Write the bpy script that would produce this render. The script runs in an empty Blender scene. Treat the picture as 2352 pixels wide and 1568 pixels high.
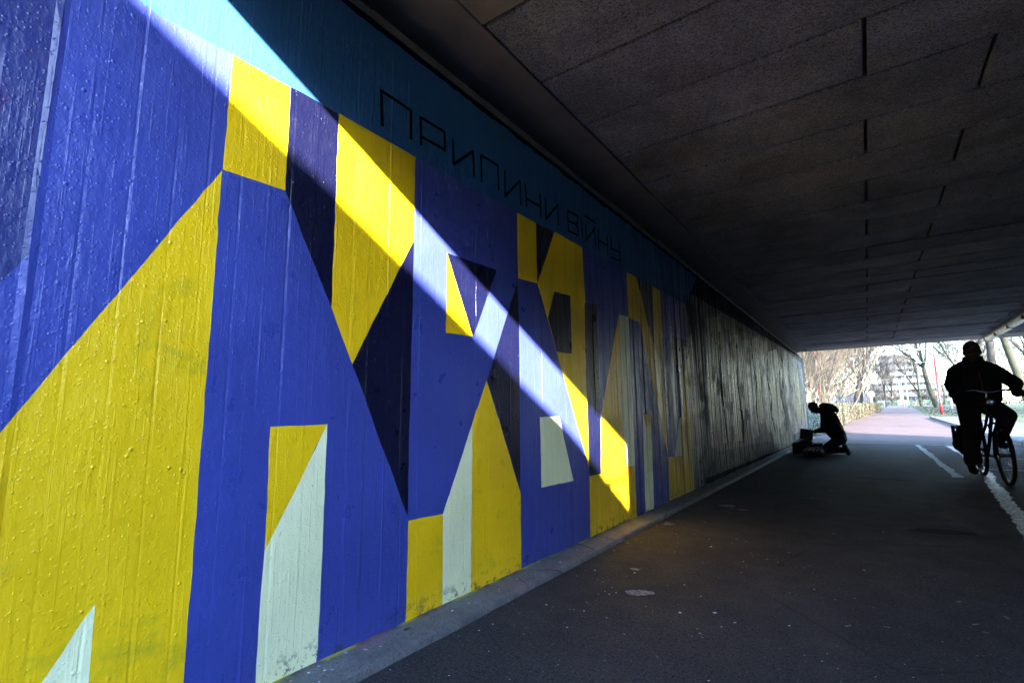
import bpy, bmesh, math, random, json
from mathutils import Vector, Matrix, noise
from mathutils.geometry import delaunay_2d_cdt
random.seed(7)
R=math.radians
sc=bpy.context.scene
col=sc.collection
# ------------------------------------------------------------------ camera
CAM=(1.66,0.0,0.88)
def cam_axes(yaw,pitch,roll):
    f=Vector((-math.sin(yaw)*math.cos(pitch),math.cos(yaw)*math.cos(pitch),math.sin(pitch)))
    r=Vector((math.cos(yaw),math.sin(yaw),0)); u=r.cross(f)
    return r*math.cos(roll)+u*math.sin(roll), -r*math.sin(roll)+u*math.cos(roll), f
r_,u_,f_=cam_axes(R(35.17),R(8.4),R(-0.7))
cd=bpy.data.cameras.new('camera'); cam=bpy.data.objects.new('camera',cd); col.objects.link(cam)
cam.matrix_world=Matrix(((r_.x,u_.x,-f_.x,CAM[0]),(r_.y,u_.y,-f_.y,CAM[1]),(r_.z,u_.z,-f_.z,CAM[2]),(0,0,0,1)))
cd.lens=1144.8/2352*36; cd.sensor_width=36; cd.clip_start=0.05; cd.clip_end=4000
sc.camera=cam
# ------------------------------------------------------------------ sky, sun, exposure
SUN=Vector((1.5,-1.0,0.512)).normalized()          # towards the sun
EL=math.asin(SUN.z); AZ=math.atan2(SUN.x,SUN.y)
w=bpy.data.worlds.new('World'); sc.world=w; w.use_nodes=True
nt=w.node_tree; bg=nt.nodes['Background']
sky=nt.nodes.new('ShaderNodeTexSky'); sky.sky_type='NISHITA'; sky.sun_disc=False
sky.sun_elevation=EL; sky.sun_rotation=AZ; sky.air_density=1.0; sky.dust_density=0.2; sky.ozone_density=2.4
nt.links.new(sky.outputs[0],bg.inputs[0]); bg.inputs[1].default_value=0.135
sl=bpy.data.lights.new('sun','SUN'); sl.energy=2.1; sl.angle=R(0.53); sl.color=(1.0,0.93,0.82)
so=bpy.data.objects.new('sun',sl); col.objects.link(so); so.rotation_euler=(-SUN).to_track_quat('-Z','Y').to_euler(); so.location=(20,-15,12)
sc.view_settings.view_transform='Standard'; sc.view_settings.look='None'; sc.view_settings.gamma=1
sc.view_settings.use_curve_mapping=False; sc.view_settings.exposure=4.9
sc.render.engine='CYCLES'
try:
    sc.cycles.max_bounces=10; sc.cycles.diffuse_bounces=6
except Exception: pass
# ------------------------------------------------------------------ helpers
def tag(o,label=None,cat=None,group=None,kind=None):
    if label: o['label']=label
    if cat: o['category']=cat
    if group: o['group']=group
    if kind: o['kind']=kind
    return o
def empty(name,loc=(0,0,0),rz=0,label=None,cat=None,group=None,kind=None):
    o=bpy.data.objects.new(name,None); o.empty_display_size=.1; col.objects.link(o); o.location=loc; o.rotation_euler=(0,0,rz)
    return tag(o,label,cat,group,kind)
class MB:
    def __init__(s): s.v=[]; s.f=[]; s.m=[]
    def add(s,v,f,mi=0):
        b=len(s.v); s.v+= [tuple(p) for p in v]; s.f+=[tuple(b+i for i in q) for q in f]; s.m+=[mi]*len(f); return s
    def box(s,x0,x1,y0,y1,z0,z1,mi=0,M=None):
        v=[Vector((x,y,z)) for x in (x0,x1) for y in (y0,y1) for z in (z0,z1)]
        if M is not None: v=[M@p for p in v]
        return s.add(v,[(0,1,3,2),(4,6,7,5),(0,4,5,1),(2,3,7,6),(0,2,6,4),(1,5,7,3)],mi)
    def bbox(s,x0,x1,y0,y1,z0,z1,b=.004,mi=0,M=None):
        # bevelled box
        bm=bmesh.new(); bmesh.ops.create_cube(bm,size=1)
        for p in bm.verts: p.co=Vector(((x0+x1)/2+p.co.x*(x1-x0),(y0+y1)/2+p.co.y*(y1-y0),(z0+z1)/2+p.co.z*(z1-z0)))
        bmesh.ops.bevel(bm,geom=bm.edges[:],offset=b,segments=1,affect='EDGES')
        bm.verts.index_update()
        v=[(M@p.co if M is not None else p.co.copy()) for p in bm.verts]; f=[tuple(q.index for q in fc.verts) for fc in bm.faces]; bm.free()
        return s.add(v,f,mi)
    def tube(s,pts,rad,n=8,mi=0,cap=True,closed=False):
        pts=[Vector(p) for p in pts]; N=len(pts)
        if not hasattr(rad,'__len__'): rad=[rad]*N
        up=None; rings=[]
        for i,p in enumerate(pts):
            if closed: t=pts[(i+1)%N]-pts[i-1]
            else: t=(pts[min(i+1,N-1)]-pts[max(i-1,0)])
            if t.length<1e-9: t=Vector((0,0,1))
            t.normalize()
            if up is None:
                up=Vector((0,0,1)) if abs(t.z)<.9 else Vector((1,0,0))
            a=(up-t*up.dot(t))
            if a.length<1e-6: a=t.orthogonal()
            a.normalize(); up=a; b=t.cross(a)
            rings.append([p+(a*math.cos(2*math.pi*k/n)+b*math.sin(2*math.pi*k/n))*rad[i] for k in range(n)])
        v=[q for r in rings for q in r]; f=[]
        for i in range(N if closed else N-1):
            j=(i+1)%N
            for k in range(n): f.append((i*n+k,i*n+(k+1)%n,j*n+(k+1)%n,j*n+k))
        if cap and not closed:
            f.append(tuple(range(n-1,-1,-1))); f.append(tuple((N-1)*n+k for k in range(n)))
        return s.add(v,f,mi)
    def lathe(s,prof,n=16,mi=0,M=None):
        v=[];f=[]
        for r,z in prof:
            for k in range(n): v.append(Vector((r*math.cos(2*math.pi*k/n),r*math.sin(2*math.pi*k/n),z)))
        for i in range(len(prof)-1):
            for k in range(n): f.append((i*n+k,i*n+(k+1)%n,(i+1)*n+(k+1)%n,(i+1)*n+k))
        f.append(tuple(range(n-1,-1,-1))); f.append(tuple((len(prof)-1)*n+k for k in range(n)))
        if M is not None: v=[M@p for p in v]
        return s.add(v,f,mi)
    def prism(s,poly,z0,z1,mi=0,fn=None):
        # poly in (a,b), extruded c from z0 to z1; fn maps (a,b,c)->xyz
        fn=fn or (lambda a,b,c:(a,b,c)); n=len(poly)
        v=[fn(a,b,z0) for a,b in poly]+[fn(a,b,z1) for a,b in poly]
        f=[tuple(range(n-1,-1,-1)),tuple(range(n,2*n))]+[(i,(i+1)%n,n+(i+1)%n,n+i) for i in range(n)]
        return s.add(v,f,mi)
    def ell(s,c,rx,ry,rz,nu=12,nv=8,mi=0,M=None):
        v=[];f=[];c=Vector(c)
        for j in range(nv+1):
            t=math.pi*j/nv
            for i in range(nu):
                p=2*math.pi*i/nu; q=Vector((rx*math.sin(t)*math.cos(p),ry*math.sin(t)*math.sin(p),rz*math.cos(t)))
                v.append(c+(M@q if M is not None else q))
        for j in range(nv):
            for i in range(nu): f.append((j*nu+i,j*nu+(i+1)%nu,(j+1)*nu+(i+1)%nu,(j+1)*nu+i))
        return s.add(v,f,mi)
    def mesh(s,name,mats,smooth=False):
        me=bpy.data.meshes.new(name); me.from_pydata(s.v,[],s.f); me.validate(); me.update()
        mats=mats if isinstance(mats,(list,tuple)) else [mats]
        for m in mats: me.materials.append(m)
        if len(mats)>1 and len(me.polygons)==len(s.m): me.polygons.foreach_set('material_index',s.m)
        bm=bmesh.new(); bm.from_mesh(me); bmesh.ops.recalc_face_normals(bm,faces=bm.faces[:]); bm.to_mesh(me); bm.free()
        if smooth: me.polygons.foreach_set('use_smooth',[True]*len(me.polygons))
        return me
    def build(s,name,mats,parent=None,smooth=False,**k):
        o=bpy.data.objects.new(name,s.mesh(name,mats,smooth)); col.objects.link(o)
        if parent is not None: o.parent=parent
        return tag(o,**k)
def inst(name,me,parent=None,loc=(0,0,0),rot=(0,0,0),sc_=None,**k):
    o=bpy.data.objects.new(name,me); col.objects.link(o); o.location=loc; o.rotation_euler=rot
    if sc_: o.scale=sc_
    if parent is not None: o.parent=parent
    return tag(o,**k)
def copy_tree(o,parent=None):
    c=o.copy(); col.objects.link(c)
    if parent is not None: c.parent=parent
    for ch in [q for q in bpy.data.objects if q.parent==o]: copy_tree(ch,c)
    return c
# ------------------------------------------------------------------ materials
def newmat(name):
    m=bpy.data.materials.new(name); m.use_nodes=True; t=m.node_tree; b=t.nodes['Principled BSDF']; return m,t,b
class NG:
    def __init__(s,t): s.t=t; s.tc=t.nodes.new('ShaderNodeTexCoord')
    def L(s,a,b): s.t.links.new(a,b)
    def mapv(s,scale=(1,1,1),loc=(0,0,0),src=None):
        m=s.t.nodes.new('ShaderNodeMapping'); m.inputs['Scale'].default_value=scale; m.inputs['Location'].default_value=loc
        s.L(src or s.tc.outputs['Object'],m.inputs['Vector']); return m.outputs[0]
    def noise(s,scale,detail=3,rough=.55,vec=None,dist=0):
        n=s.t.nodes.new('ShaderNodeTexNoise'); n.inputs['Scale'].default_value=scale; n.inputs['Detail'].default_value=detail
        n.inputs['Roughness'].default_value=rough; n.inputs['Distortion'].default_value=dist
        s.L(vec or s.tc.outputs['Object'],n.inputs['Vector']); return n.outputs['Fac']
    def voro(s,scale,vec=None,feat='F1',out='Distance',rnd=1.0):
        n=s.t.nodes.new('ShaderNodeTexVoronoi'); n.feature=feat; n.inputs['Scale'].default_value=scale; n.inputs['Randomness'].default_value=rnd
        s.L(vec or s.tc.outputs['Object'],n.inputs['Vector']); return n.outputs[out]
    def ramp(s,f,a,b,lo=0.,hi=1.):
        n=s.t.nodes.new('ShaderNodeMapRange'); n.clamp=True; n.inputs['From Min'].default_value=a; n.inputs['From Max'].default_value=b
        n.inputs['To Min'].default_value=lo; n.inputs['To Max'].default_value=hi; s.L(f,n.inputs['Value']); return n.outputs[0]
    def math(s,op,a,b=None):
        n=s.t.nodes.new('ShaderNodeMath'); n.operation=op
        for i,x in enumerate((a,b)):
            if x is None: continue
            if isinstance(x,(int,float)): n.inputs[i].default_value=x
            else: s.L(x,n.inputs[i])
        return n.outputs[0]
    def mix(s,f,a,b):
        n=s.t.nodes.new('ShaderNodeMix'); n.data_type='RGBA'
        if isinstance(f,(int,float)): n.inputs[0].default_value=f
        else: s.L(f,n.inputs[0])
        for i,x in ((6,a),(7,b)):
            if isinstance(x,tuple): n.inputs[i].default_value=(x[0],x[1],x[2],1)
            else: s.L(x,n.inputs[i])
        return n.outputs[2]
    def sep(s,v=None):
        n=s.t.nodes.new('ShaderNodeSeparateXYZ'); s.L(v or s.tc.outputs['Object'],n.inputs[0]); return n.outputs
    def bump(s,h,b,dist=1.0,strength=1.0):
        n=s.t.nodes.new('ShaderNodeBump'); n.inputs['Distance'].default_value=dist; n.inputs['Strength'].default_value=strength
        s.L(h,n.inputs['Height']); s.L(n.outputs[0],b.inputs['Normal'])
def simple(name,c,rough=.6,metal=0.,ns=None,amt=.25,bs=None,bh=.001,spec=.5,c2=None):
    m,t,b=newmat(name); g=NG(t)
    b.inputs['Roughness'].default_value=rough; b.inputs['Metallic'].default_value=metal; b.inputs['Specular IOR Level'].default_value=spec
    if ns:
        f=g.noise(ns,4); f=g.ramp(f,.3,.7)
        c2=c2 or tuple(x*(1-amt) for x in c); hi=tuple(min(1,x*(1+amt*.6)) for x in c)
        g.L(g.mix(f,c2,hi),b.inputs['Base Color'])
    else: b.inputs['Base Color'].default_value=(*c,1)
    if bs: g.bump(g.noise(bs,3),b,bh)
    return m
def paint(name,c,stain=None,stain_amt=.35,rough=.31,gloss=1.0):
    """thick glossy wall paint over board-marked concrete"""
    m,t,b=newmat(name); g=NG(t); X,Y,Z=g.sep()
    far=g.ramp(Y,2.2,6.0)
    base=g.mix(g.ramp(g.noise(2.2,4),.35,.7),tuple(x*.9 for x in c),tuple(min(1,x*1.08) for x in c))
    if stain:
        sm=g.math('MULTIPLY',g.ramp(g.noise(5.5,6,.7,dist=.6),.56,.74),stain_amt)
        base=g.mix(sm,base,stain)
    # vertical grime streaks in the joints
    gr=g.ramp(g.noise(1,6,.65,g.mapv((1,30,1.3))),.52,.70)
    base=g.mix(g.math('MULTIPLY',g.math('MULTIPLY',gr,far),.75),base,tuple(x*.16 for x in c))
    # chips along the foot of the wall
    ch=g.math('MULTIPLY',g.ramp(Z,.125,.05),g.ramp(g.noise(19,7,.8),.53,.57))
    base=g.mix(g.math('MULTIPLY',ch,.8),base,(.03,.04,.06))
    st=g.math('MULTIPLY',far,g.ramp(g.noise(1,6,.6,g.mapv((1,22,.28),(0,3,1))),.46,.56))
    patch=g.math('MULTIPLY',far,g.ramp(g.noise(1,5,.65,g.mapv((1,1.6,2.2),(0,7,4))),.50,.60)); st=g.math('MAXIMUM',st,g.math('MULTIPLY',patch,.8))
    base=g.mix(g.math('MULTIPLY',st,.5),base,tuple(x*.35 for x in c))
    g.L(base,b.inputs['Base Color'])
    g.L(g.math('ADD',g.ramp(g.noise(9,4),.3,.7,rough-.06,rough+.1),g.math('MULTIPLY',st,.26)),b.inputs['Roughness'])
    g.L(g.math('MULTIPLY',g.math('SUBTRACT',.5,g.math('MULTIPLY',st,.44)),gloss),b.inputs['Specular IOR Level'])
    # relief (metres): blisters, roller texture, soft waves, wood grain of the boards further in
    bl=g.ramp(g.voro(26,g.mapv((1,1,.8))),.02,.17,1,0); bl=g.math('POWER',bl,1.6)
    bl=g.math('MULTIPLY',bl,g.ramp(g.noise(7,3),.44,.68,0,.0050))
    bl2=g.math('MULTIPLY',g.ramp(g.voro(75),.03,.3,1,0),.0011)
    fine=g.math('MULTIPLY',g.noise(150,3,.6),.0007)
    mid=g.math('MULTIPLY',g.noise(42,3,.5,g.mapv((1,1,.55))),.0026)
    low=g.math('MULTIPLY',g.noise(9,2,.5,g.mapv((1,1,.4))),.0035)
    drip=g.math('MULTIPLY',g.ramp(g.noise(1,3,.5,g.mapv((1,70,2.2))),.56,.72),.0007)
    grain=g.math('MULTIPLY',g.math('MULTIPLY',g.noise(1,6,.62,g.mapv((1,62,1.6))),far),.0045)
    speck=g.math('MULTIPLY',g.math('MULTIPLY',g.noise(95,2,.6,g.mapv((1,1,.45))),far),.0036)
    h=bl
    for q in (bl2,fine,mid,low,drip,grain,speck): h=g.math('ADD',h,q)
    g.bump(h,b,1.0)
    return m
PC=dict(
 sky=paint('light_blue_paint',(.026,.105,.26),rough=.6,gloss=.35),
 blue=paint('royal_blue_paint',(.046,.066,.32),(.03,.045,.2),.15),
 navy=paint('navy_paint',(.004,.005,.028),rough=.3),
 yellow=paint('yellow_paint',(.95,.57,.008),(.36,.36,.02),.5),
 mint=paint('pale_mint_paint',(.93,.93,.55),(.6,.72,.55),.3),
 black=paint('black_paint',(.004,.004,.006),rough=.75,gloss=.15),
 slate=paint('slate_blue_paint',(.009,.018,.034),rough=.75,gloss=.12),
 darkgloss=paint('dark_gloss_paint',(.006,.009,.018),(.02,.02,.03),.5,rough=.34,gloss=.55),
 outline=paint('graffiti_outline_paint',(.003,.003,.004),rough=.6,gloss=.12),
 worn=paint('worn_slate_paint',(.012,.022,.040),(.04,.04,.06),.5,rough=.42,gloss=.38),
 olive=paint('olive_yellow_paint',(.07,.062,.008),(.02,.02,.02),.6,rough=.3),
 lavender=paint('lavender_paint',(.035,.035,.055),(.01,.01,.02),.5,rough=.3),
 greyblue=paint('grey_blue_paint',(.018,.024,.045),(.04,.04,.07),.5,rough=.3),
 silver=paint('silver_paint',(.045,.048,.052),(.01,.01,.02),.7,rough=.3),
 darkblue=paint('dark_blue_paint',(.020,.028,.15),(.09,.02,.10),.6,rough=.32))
concrete=simple('old_concrete',(.13,.125,.115),.75,ns=6,amt=.35,bs=60,bh=.003)
soffit=simple('smooth_soffit_concrete',(.17,.17,.175),.7,ns=4,amt=.25,bs=40,bh=.002)
endbeam_lit=simple('bounce_lit_end_beam',(.36,.33,.30),.7,ns=4,amt=.3,bs=40,bh=.002)  # paler, warmer copy of the soffit: ground bounce light put into the colour
darkgap=simple('recess_shade_black',(.008,.008,.009),.9,ns=20,amt=.3)  # near-black colour stands in for the shade inside the bearing recess
# asphalt with paint specks
def asphalt(name,c,red=False):
    m,t,b=newmat(name); g=NG(t)
    f=g.ramp(g.noise(1.4,5,.6),.3,.75)
    base=g.mix(f,tuple(x*.75 for x in c),tuple(x*1.25 for x in c))
    gr=g.ramp(g.noise(120,4,.8),.54,.70)
    base=g.mix(g.ramp(g.noise(60,4,.8),.38,.5),tuple(x*.35 for x in c),base)
    base=g.mix(g.math('MULTIPLY',gr,.75),base,tuple(min(1,x*4.5) for x in c))
    ck=g.math('MULTIPLY',g.ramp(g.voro(.55,g.mapv((1,1,1),(.3,.2,0)),'DISTANCE_TO_EDGE'),.002,.006,1,0),g.ramp(g.noise(.9,3),.5,.56))
    base=g.mix(g.math('MULTIPLY',ck,.7),base,(.008,.008,.008))
    if not red:
        wear=g.ramp(g.noise(.8,6,.65,g.mapv((1,.35,1))),.52,.7)
        base=g.mix(g.math('MULTIPLY',wear,.25),base,(.10,.09,.085))
        sp=g.math('MULTIPLY',g.ramp(g.voro(24),.06,.09,1,0),g.ramp(g.noise(2.1,3),.52,.62))
        vc=g.voro(24,out='Color')
        dust=g.math('MULTIPLY',g.ramp(g.noise(16,6,.8),.55,.68),g.ramp(g.noise(.7,3),.42,.6)); base=g.mix(g.math('MULTIPLY',dust,.3),base,(.12,.12,.125))
        spc=g.mix(.45,vc,(.6,.6,.62))
        base=g.mix(g.math('MULTIPLY',sp,.55),base,spc)
        sp2=g.math('MULTIPLY',g.ramp(g.voro(58,g.mapv((1,1,1),(3,5,0))),.07,.11,1,0),g.ramp(g.noise(3.3,3),.45,.6))
        base=g.mix(g.math('MULTIPLY',sp2,.4),base,(.38,.40,.45))
    g.L(base,b.inputs['Base Color'])
    g.L(g.ramp(g.noise(5,4),.3,.7,.72,.9),b.inputs['Roughness']); b.inputs['Specular IOR Level'].default_value=.15
    h=g.math('ADD',g.math('MULTIPLY',g.noise(300,3,.6),.0025),g.math('MULTIPLY',g.noise(4,3),.006))
    g.bump(h,b,1.0); return m
m_asph=asphalt('dark_asphalt',(.032,.031,.034))
m_red=asphalt('red_asphalt',(.092,.060,.054),True)
def kerbmat():
    m,t,b=newmat('kerb_concrete'); g=NG(t); X,Y,Z=g.sep()
    base=g.mix(g.ramp(g.noise(7,6,.7),.35,.7),(.085,.085,.09),(.16,.16,.165))
    base=g.mix(g.ramp(g.noise(90,4,.8),.36,.5),(.05,.05,.055),base)
    seam=g.math('MAXIMUM',g.ramp(X,.035,.004),g.ramp(X,.165,.19)); base=g.mix(g.math('MULTIPLY',seam,g.ramp(g.noise(12,5,.7),.35,.6)),base,(.02,.02,.02))
    base=g.mix(g.math('MULTIPLY',g.ramp(g.noise(2.6,3,.5,g.mapv((1,1,1),(4,1,0))),.58,.68),.35),base,(.28,.10,.16))
    base=g.mix(g.math('MULTIPLY',g.ramp(X,.03,.0),g.ramp(g.noise(5,3),.5,.6)),base,(.4,.36,.02))
    ck=g.math('MULTIPLY',g.ramp(g.voro(1.3,None,'DISTANCE_TO_EDGE'),.003,.008,1,0),g.ramp(g.noise(1.5,2),.48,.53))
    base=g.mix(ck,base,(.012,.012,.012))
    g.L(base,b.inputs['Base Color']); b.inputs['Roughness'].default_value=.75; g.bump(g.math('ADD',g.math('MULTIPLY',g.noise(120,4,.7),.003),g.math('MULTIPLY',g.noise(9,3),.012)),b,1.0); return m
m_kerb=kerbmat()
m_stone=simple('kerb_stone_concrete',(.10,.10,.105),.75,ns=5,amt=.35,bs=160,bh=.0018)
def panelmat():
    m,t,b=newmat('wood_wool_cement'); g=NG(t)
    v=g.mapv((1,1.6,1)); a=g.noise(70,4,.75,v,1.6); f=g.ramp(a,.40,.56)
    base=g.mix(f,(.022,.025,.032),(.31,.355,.45))
    oi=t.nodes.new('ShaderNodeObjectInfo'); gm=t.nodes.new('ShaderNodeNewGeometry')
    big=g.math('MULTIPLY',g.ramp(g.noise(1.6,5,.65,g.mapv((1,1,1),src=gm.outputs['Position'])),.32,.68,.45,1.25),g.ramp(oi.outputs['Random'],0,1,.86,1.12))
    n=g.t.nodes.new('ShaderNodeMix'); n.data_type='RGBA'; n.blend_type='MULTIPLY'; n.inputs[0].default_value=1
    cb=g.t.nodes.new('ShaderNodeCombineColor'); 
    for i in range(3): g.L(big,cb.inputs[i])
    g.L(base,n.inputs[6]); g.L(cb.outputs[0],n.inputs[7]); g.L(n.outputs[2],b.inputs['Base Color'])
    b.inputs['Roughness'].default_value=.85; g.L(g.ramp(oi.outputs['Random'],0,1,.7,.85),b.inputs['Roughness']); g.bump(a,b,.006); return m
m_panel=panelmat()
m_white=simple('worn_white_line_paint',(.48,.48,.49),.7,ns=30,amt=.3,bs=200,bh=.002)
def wornwhite():
    m,t,b=newmat('worn_marking_paint'); g=NG(t)
    f=g.ramp(g.noise(38,5,.75,g.mapv((1,.5,1))),.44,.56)
    g.L(g.mix(f,(.04,.04,.04),(.34,.34,.34)),b.inputs['Base Color']); b.inputs['Roughness'].default_value=.45
    g.bump(g.noise(200,3),b,.003); return m
m_worn=wornwhite()
def chalk():
    m,t,b=newmat('sprayed_pale_paint'); g=NG(t)
    g.L(g.mix(g.ramp(g.noise(55,5,.8),.42,.62),(.045,.045,.05),(.22,.23,.27)),b.inputs['Base Color']); b.inputs['Roughness'].default_value=.75; return m
m_chalk=chalk()
side=simple('grimy_dark_side_wall',(.04,.04,.038),.85,ns=1.5,amt=.5,bs=30,bh=.003)
m_chrome=simple('chrome',(.75,.75,.78),.18,1.0)
m_steelblk=simple('black_enamel',(.02,.02,.022),.25)
m_rubber=simple('rubber',(.01,.01,.01),.7)
m_glass=simple('lamp_lens',(.8,.8,.8),.08,spec=.8)
m_jacket=simple('black_jacket_cloth',(.018,.018,.021),.85,ns=25,amt=.3,bs=60,bh=.004)
m_trouser=simple('dark_grey_trousers',(.034,.034,.040),.9,ns=25,amt=.3,bs=50,bh=.004)
m_jeans=simple('dark_jeans',(.05,.065,.10),.85,ns=25,amt=.3,bs=60,bh=.004)
m_hood=simple('dark_olive_hooded_jacket',(.03,.027,.018),.9,ns=25,amt=.3,bs=50,bh=.005)
m_skin=simple('skin',(.16,.10,.075),.55,ns=20,amt=.12)
m_hair=simple('cropped_dark_hair',(.02,.016,.012),.8,bs=200,bh=.003)
m_pate=simple('close_cropped_scalp',(.05,.033,.026),.7)
m_shoe=simple('dark_shoe',(.012,.012,.013),.6)
m_sole=simple('pale_shoe_sole',(.28,.26,.22),.7)
m_orange=simple('orange_reflective_piping',(.7,.12,.03),.4)
m_card=simple('brown_cardboard',(.13,.085,.05),.8,ns=12,amt=.2)
m_inkk=simple('black_print',(.008,.008,.008),.7)
BAND=[(0.444, 2.117), (0.499, 2.106), (0.72, 2.114), (0.93, 2.112), (1.144, 2.111), (1.195, 2.122), (1.57, 2.111), (2.427, 2.12), (2.646, 2.122), (2.881, 2.134), (3.297, 2.138), (4.169, 2.144), (4.4, 2.148), (4.825, 2.147), (5.047, 2.15), (5.946, 2.165)]
POLYS=[('yellow', [(0.713, 1.688), (0.714, 1.416), (0.715, 0.139), (0.716, -0.118), (0.268, 0.124), (0.206, 0.728), (0.275, 0.854), (0.419, 1.131), (0.545, 1.37)]), ('mint', [(0.491, 0.416), (0.494, 0.229), (0.496, 0.078), (0.336, 0.157), (0.402, 0.266)]), ('yellow', [(0.72, 2.113), (0.93, 2.111), (0.931, 1.7), (0.715, 1.692)]), ('navy', [(0.931, 2.112), (1.141, 2.112), (1.143, 1.301), (0.931, 1.699)]), ('yellow', [(1.141, 2.116), (1.57, 2.111), (1.57, 1.695), (1.248, 1.088), (1.143, 1.301)]), ('navy', [(1.57, 1.695), (1.567, 1.291), (1.561, 0.454), (1.247, 1.087)]), ('yellow', [(1.796, 1.694), (1.999, 1.293), (1.793, 1.284)]), ('navy', [(1.796, 1.694), (2.213, 1.703), (2.007, 1.299), (1.999, 1.293)]), ('navy', [(2.426, 1.686), (2.435, 1.414), (2.422, 0.45), (2.116, 1.07)]), ('yellow', [(2.112, 1.066), (2.425, 0.442), (2.42, -0.023), (1.983, -0.03), (1.995, 0.844)]), ('mint', [(1.995, 0.841), (1.983, -0.03), (1.782, -0.035), (1.78, 0.427)]), ('yellow', [(1.565, 0.437), (1.78, 0.43), (1.782, -0.035), (1.558, -0.04)]), ('mint', [(1.146, 0.855), (1.148, 0.203), (1.142, -0.023), (0.927, -0.062), (0.926, 0.053), (0.926, 0.27), (0.931, 0.449)]), ('yellow', [(0.927, 0.851), (1.146, 0.855), (0.931, 0.449)]), ('navy', [(0.285, 2.05), (0.287, 2.0), (0.281, 1.284), (0.24, 1.206), (0.168, 1.1), (0.086, 1.895)]), ('mint', [(2.647, 0.866), (2.876, 0.87), (3.054, 0.44), (2.646, 0.444)]), ('yellow', [(2.43, 2.121), (2.646, 2.122), (2.648, 1.716), (2.43, 1.703)]), ('navy', [(2.646, 2.122), (2.881, 2.134), (2.648, 1.716)]), ('yellow', [(2.881, 2.134), (3.297, 2.138), (3.324, 1.539), (3.289, 0.86), (3.292, 0.499), (2.648, 1.716)]), ('navy', [(2.86, 1.705), (3.09, 1.718), (3.086, 1.302), (2.872, 1.294), (2.765, 1.508)]), ('navy', [(3.303, 1.702), (3.512, 1.727), (3.499, 0.859), (3.483, 0.444), (3.288, 0.445)]), ('yellow', [(3.941, 1.711), (3.93, 0.812), (3.981, 0.45), (4.151, 0.441), (4.135, -0.02), (3.267, -0.014), (3.288, 0.445), (3.483, 0.444), (3.513, 0.843)]), ('mint', [(3.946, 1.719), (4.158, 1.732), (4.163, 1.066), (4.151, 0.443), (3.981, 0.45), (3.93, 0.812)]), ('yellow', [(4.169, 2.144), (4.4, 2.148), (4.786, 1.51), (4.829, 2.148), (5.044, 2.149), (5.025, 1.501), (5.004, 0.635), (5.011, 0.469), (4.424, 1.72), (4.157, 1.725)]), ('navy', [(4.4, 2.148), (4.829, 2.148), (4.786, 1.51)]), ('mint', [(4.389, 0.874), (4.599, 0.581), (4.544, -0.054), (4.334, -0.018)]), ('yellow', [(4.389, 0.874), (4.593, 0.881), (4.599, 0.581)]), ('yellow', [(5.008, 0.452), (5.454, 0.436), (5.894, 0.482), (5.858, -0.088), (4.982, -0.046)]), ('yellow', [(5.644, 1.31), (6.017, 1.596), (5.926, 0.48), (5.454, 0.438)]), ('navy', [(5.352, 1.715), (6.148, 1.726), (6.01, 1.595), (5.644, 1.31), (5.343, 1.428)]), ('mint', [(5.458, 0.81), (5.52, 0.843), (5.476, 0.432), (5.224, 0.445)]), ('navy', [(5.946, 2.165), (6.456, 1.397), (6.339, -0.056), (5.907, -0.071), (5.926, 0.48), (6.01, 1.595), (5.944, 1.943)]), ('slate', [(5.955, 2.154), (6.169, 2.342), (19.858, 2.935), (19.913, 0.274), (14.513, 0.049), (6.313, 0.105), (6.367, 0.953), (6.185, 1.732)]), ('black', [(6.821, 2.175), (7.854, 2.358), (8.458, 2.221), (10.23, 2.325), (12.201, 2.49), (11.905, 1.497), (13.787, 1.261), (14.283, 0.062), (10.688, 0.325), (6.973, 0.368), (6.638, 0.479), (6.672, 1.26)]), ('olive', [(7.102, 2.178), (7.76, 2.297), (7.713, 1.904), (7.243, 1.286), (6.771, 0.531), (6.738, 0.956), (6.923, 1.751)]), ('lavender', [(6.89, 2.137), (7.07, 2.178), (6.835, 1.267), (6.867, 0.436), (6.776, 0.441), (6.731, 1.262)]), ('olive', [(8.32, 2.068), (8.887, 2.158), (8.795, 1.162), (8.611, 0.445), (8.003, 0.439), (8.234, 1.33)]), ('greyblue', [(7.799, 2.058), (8.21, 2.111), (8.067, 1.323), (7.924, 0.443), (7.333, 0.457), (7.453, 1.295)]), ('greyblue', [(9.264, 2.121), (10.059, 2.202), (10.335, 1.201), (10.365, 0.472), (9.509, 0.423), (9.191, 1.172)]), ('olive', [(10.199, 2.252), (10.944, 2.353), (10.797, 1.213), (10.713, 0.639), (10.128, 0.761)]), ('lavender', [(11.211, 2.335), (12.053, 2.424), (11.662, 1.486), (11.335, 0.459), (10.77, 0.752), (10.966, 1.692)]), ('silver', [(12.035, 2.18), (13.272, 2.357), (14.531, 2.047), (13.389, 1.28), (13.885, 0.77), (12.695, 0.49), (11.832, 0.789), (11.905, 1.497)]), ('lavender', [(14.847, 2.515), (19.243, 2.471), (19.431, 1.436), (19.139, 0.336), (15.202, 0.29), (14.146, 1.151), (14.212, 1.903)]), ('olive', [(15.998, 2.019), (17.486, 2.042), (18.29, 1.03), (18.233, 0.583), (16.65, 0.677)])]
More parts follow.
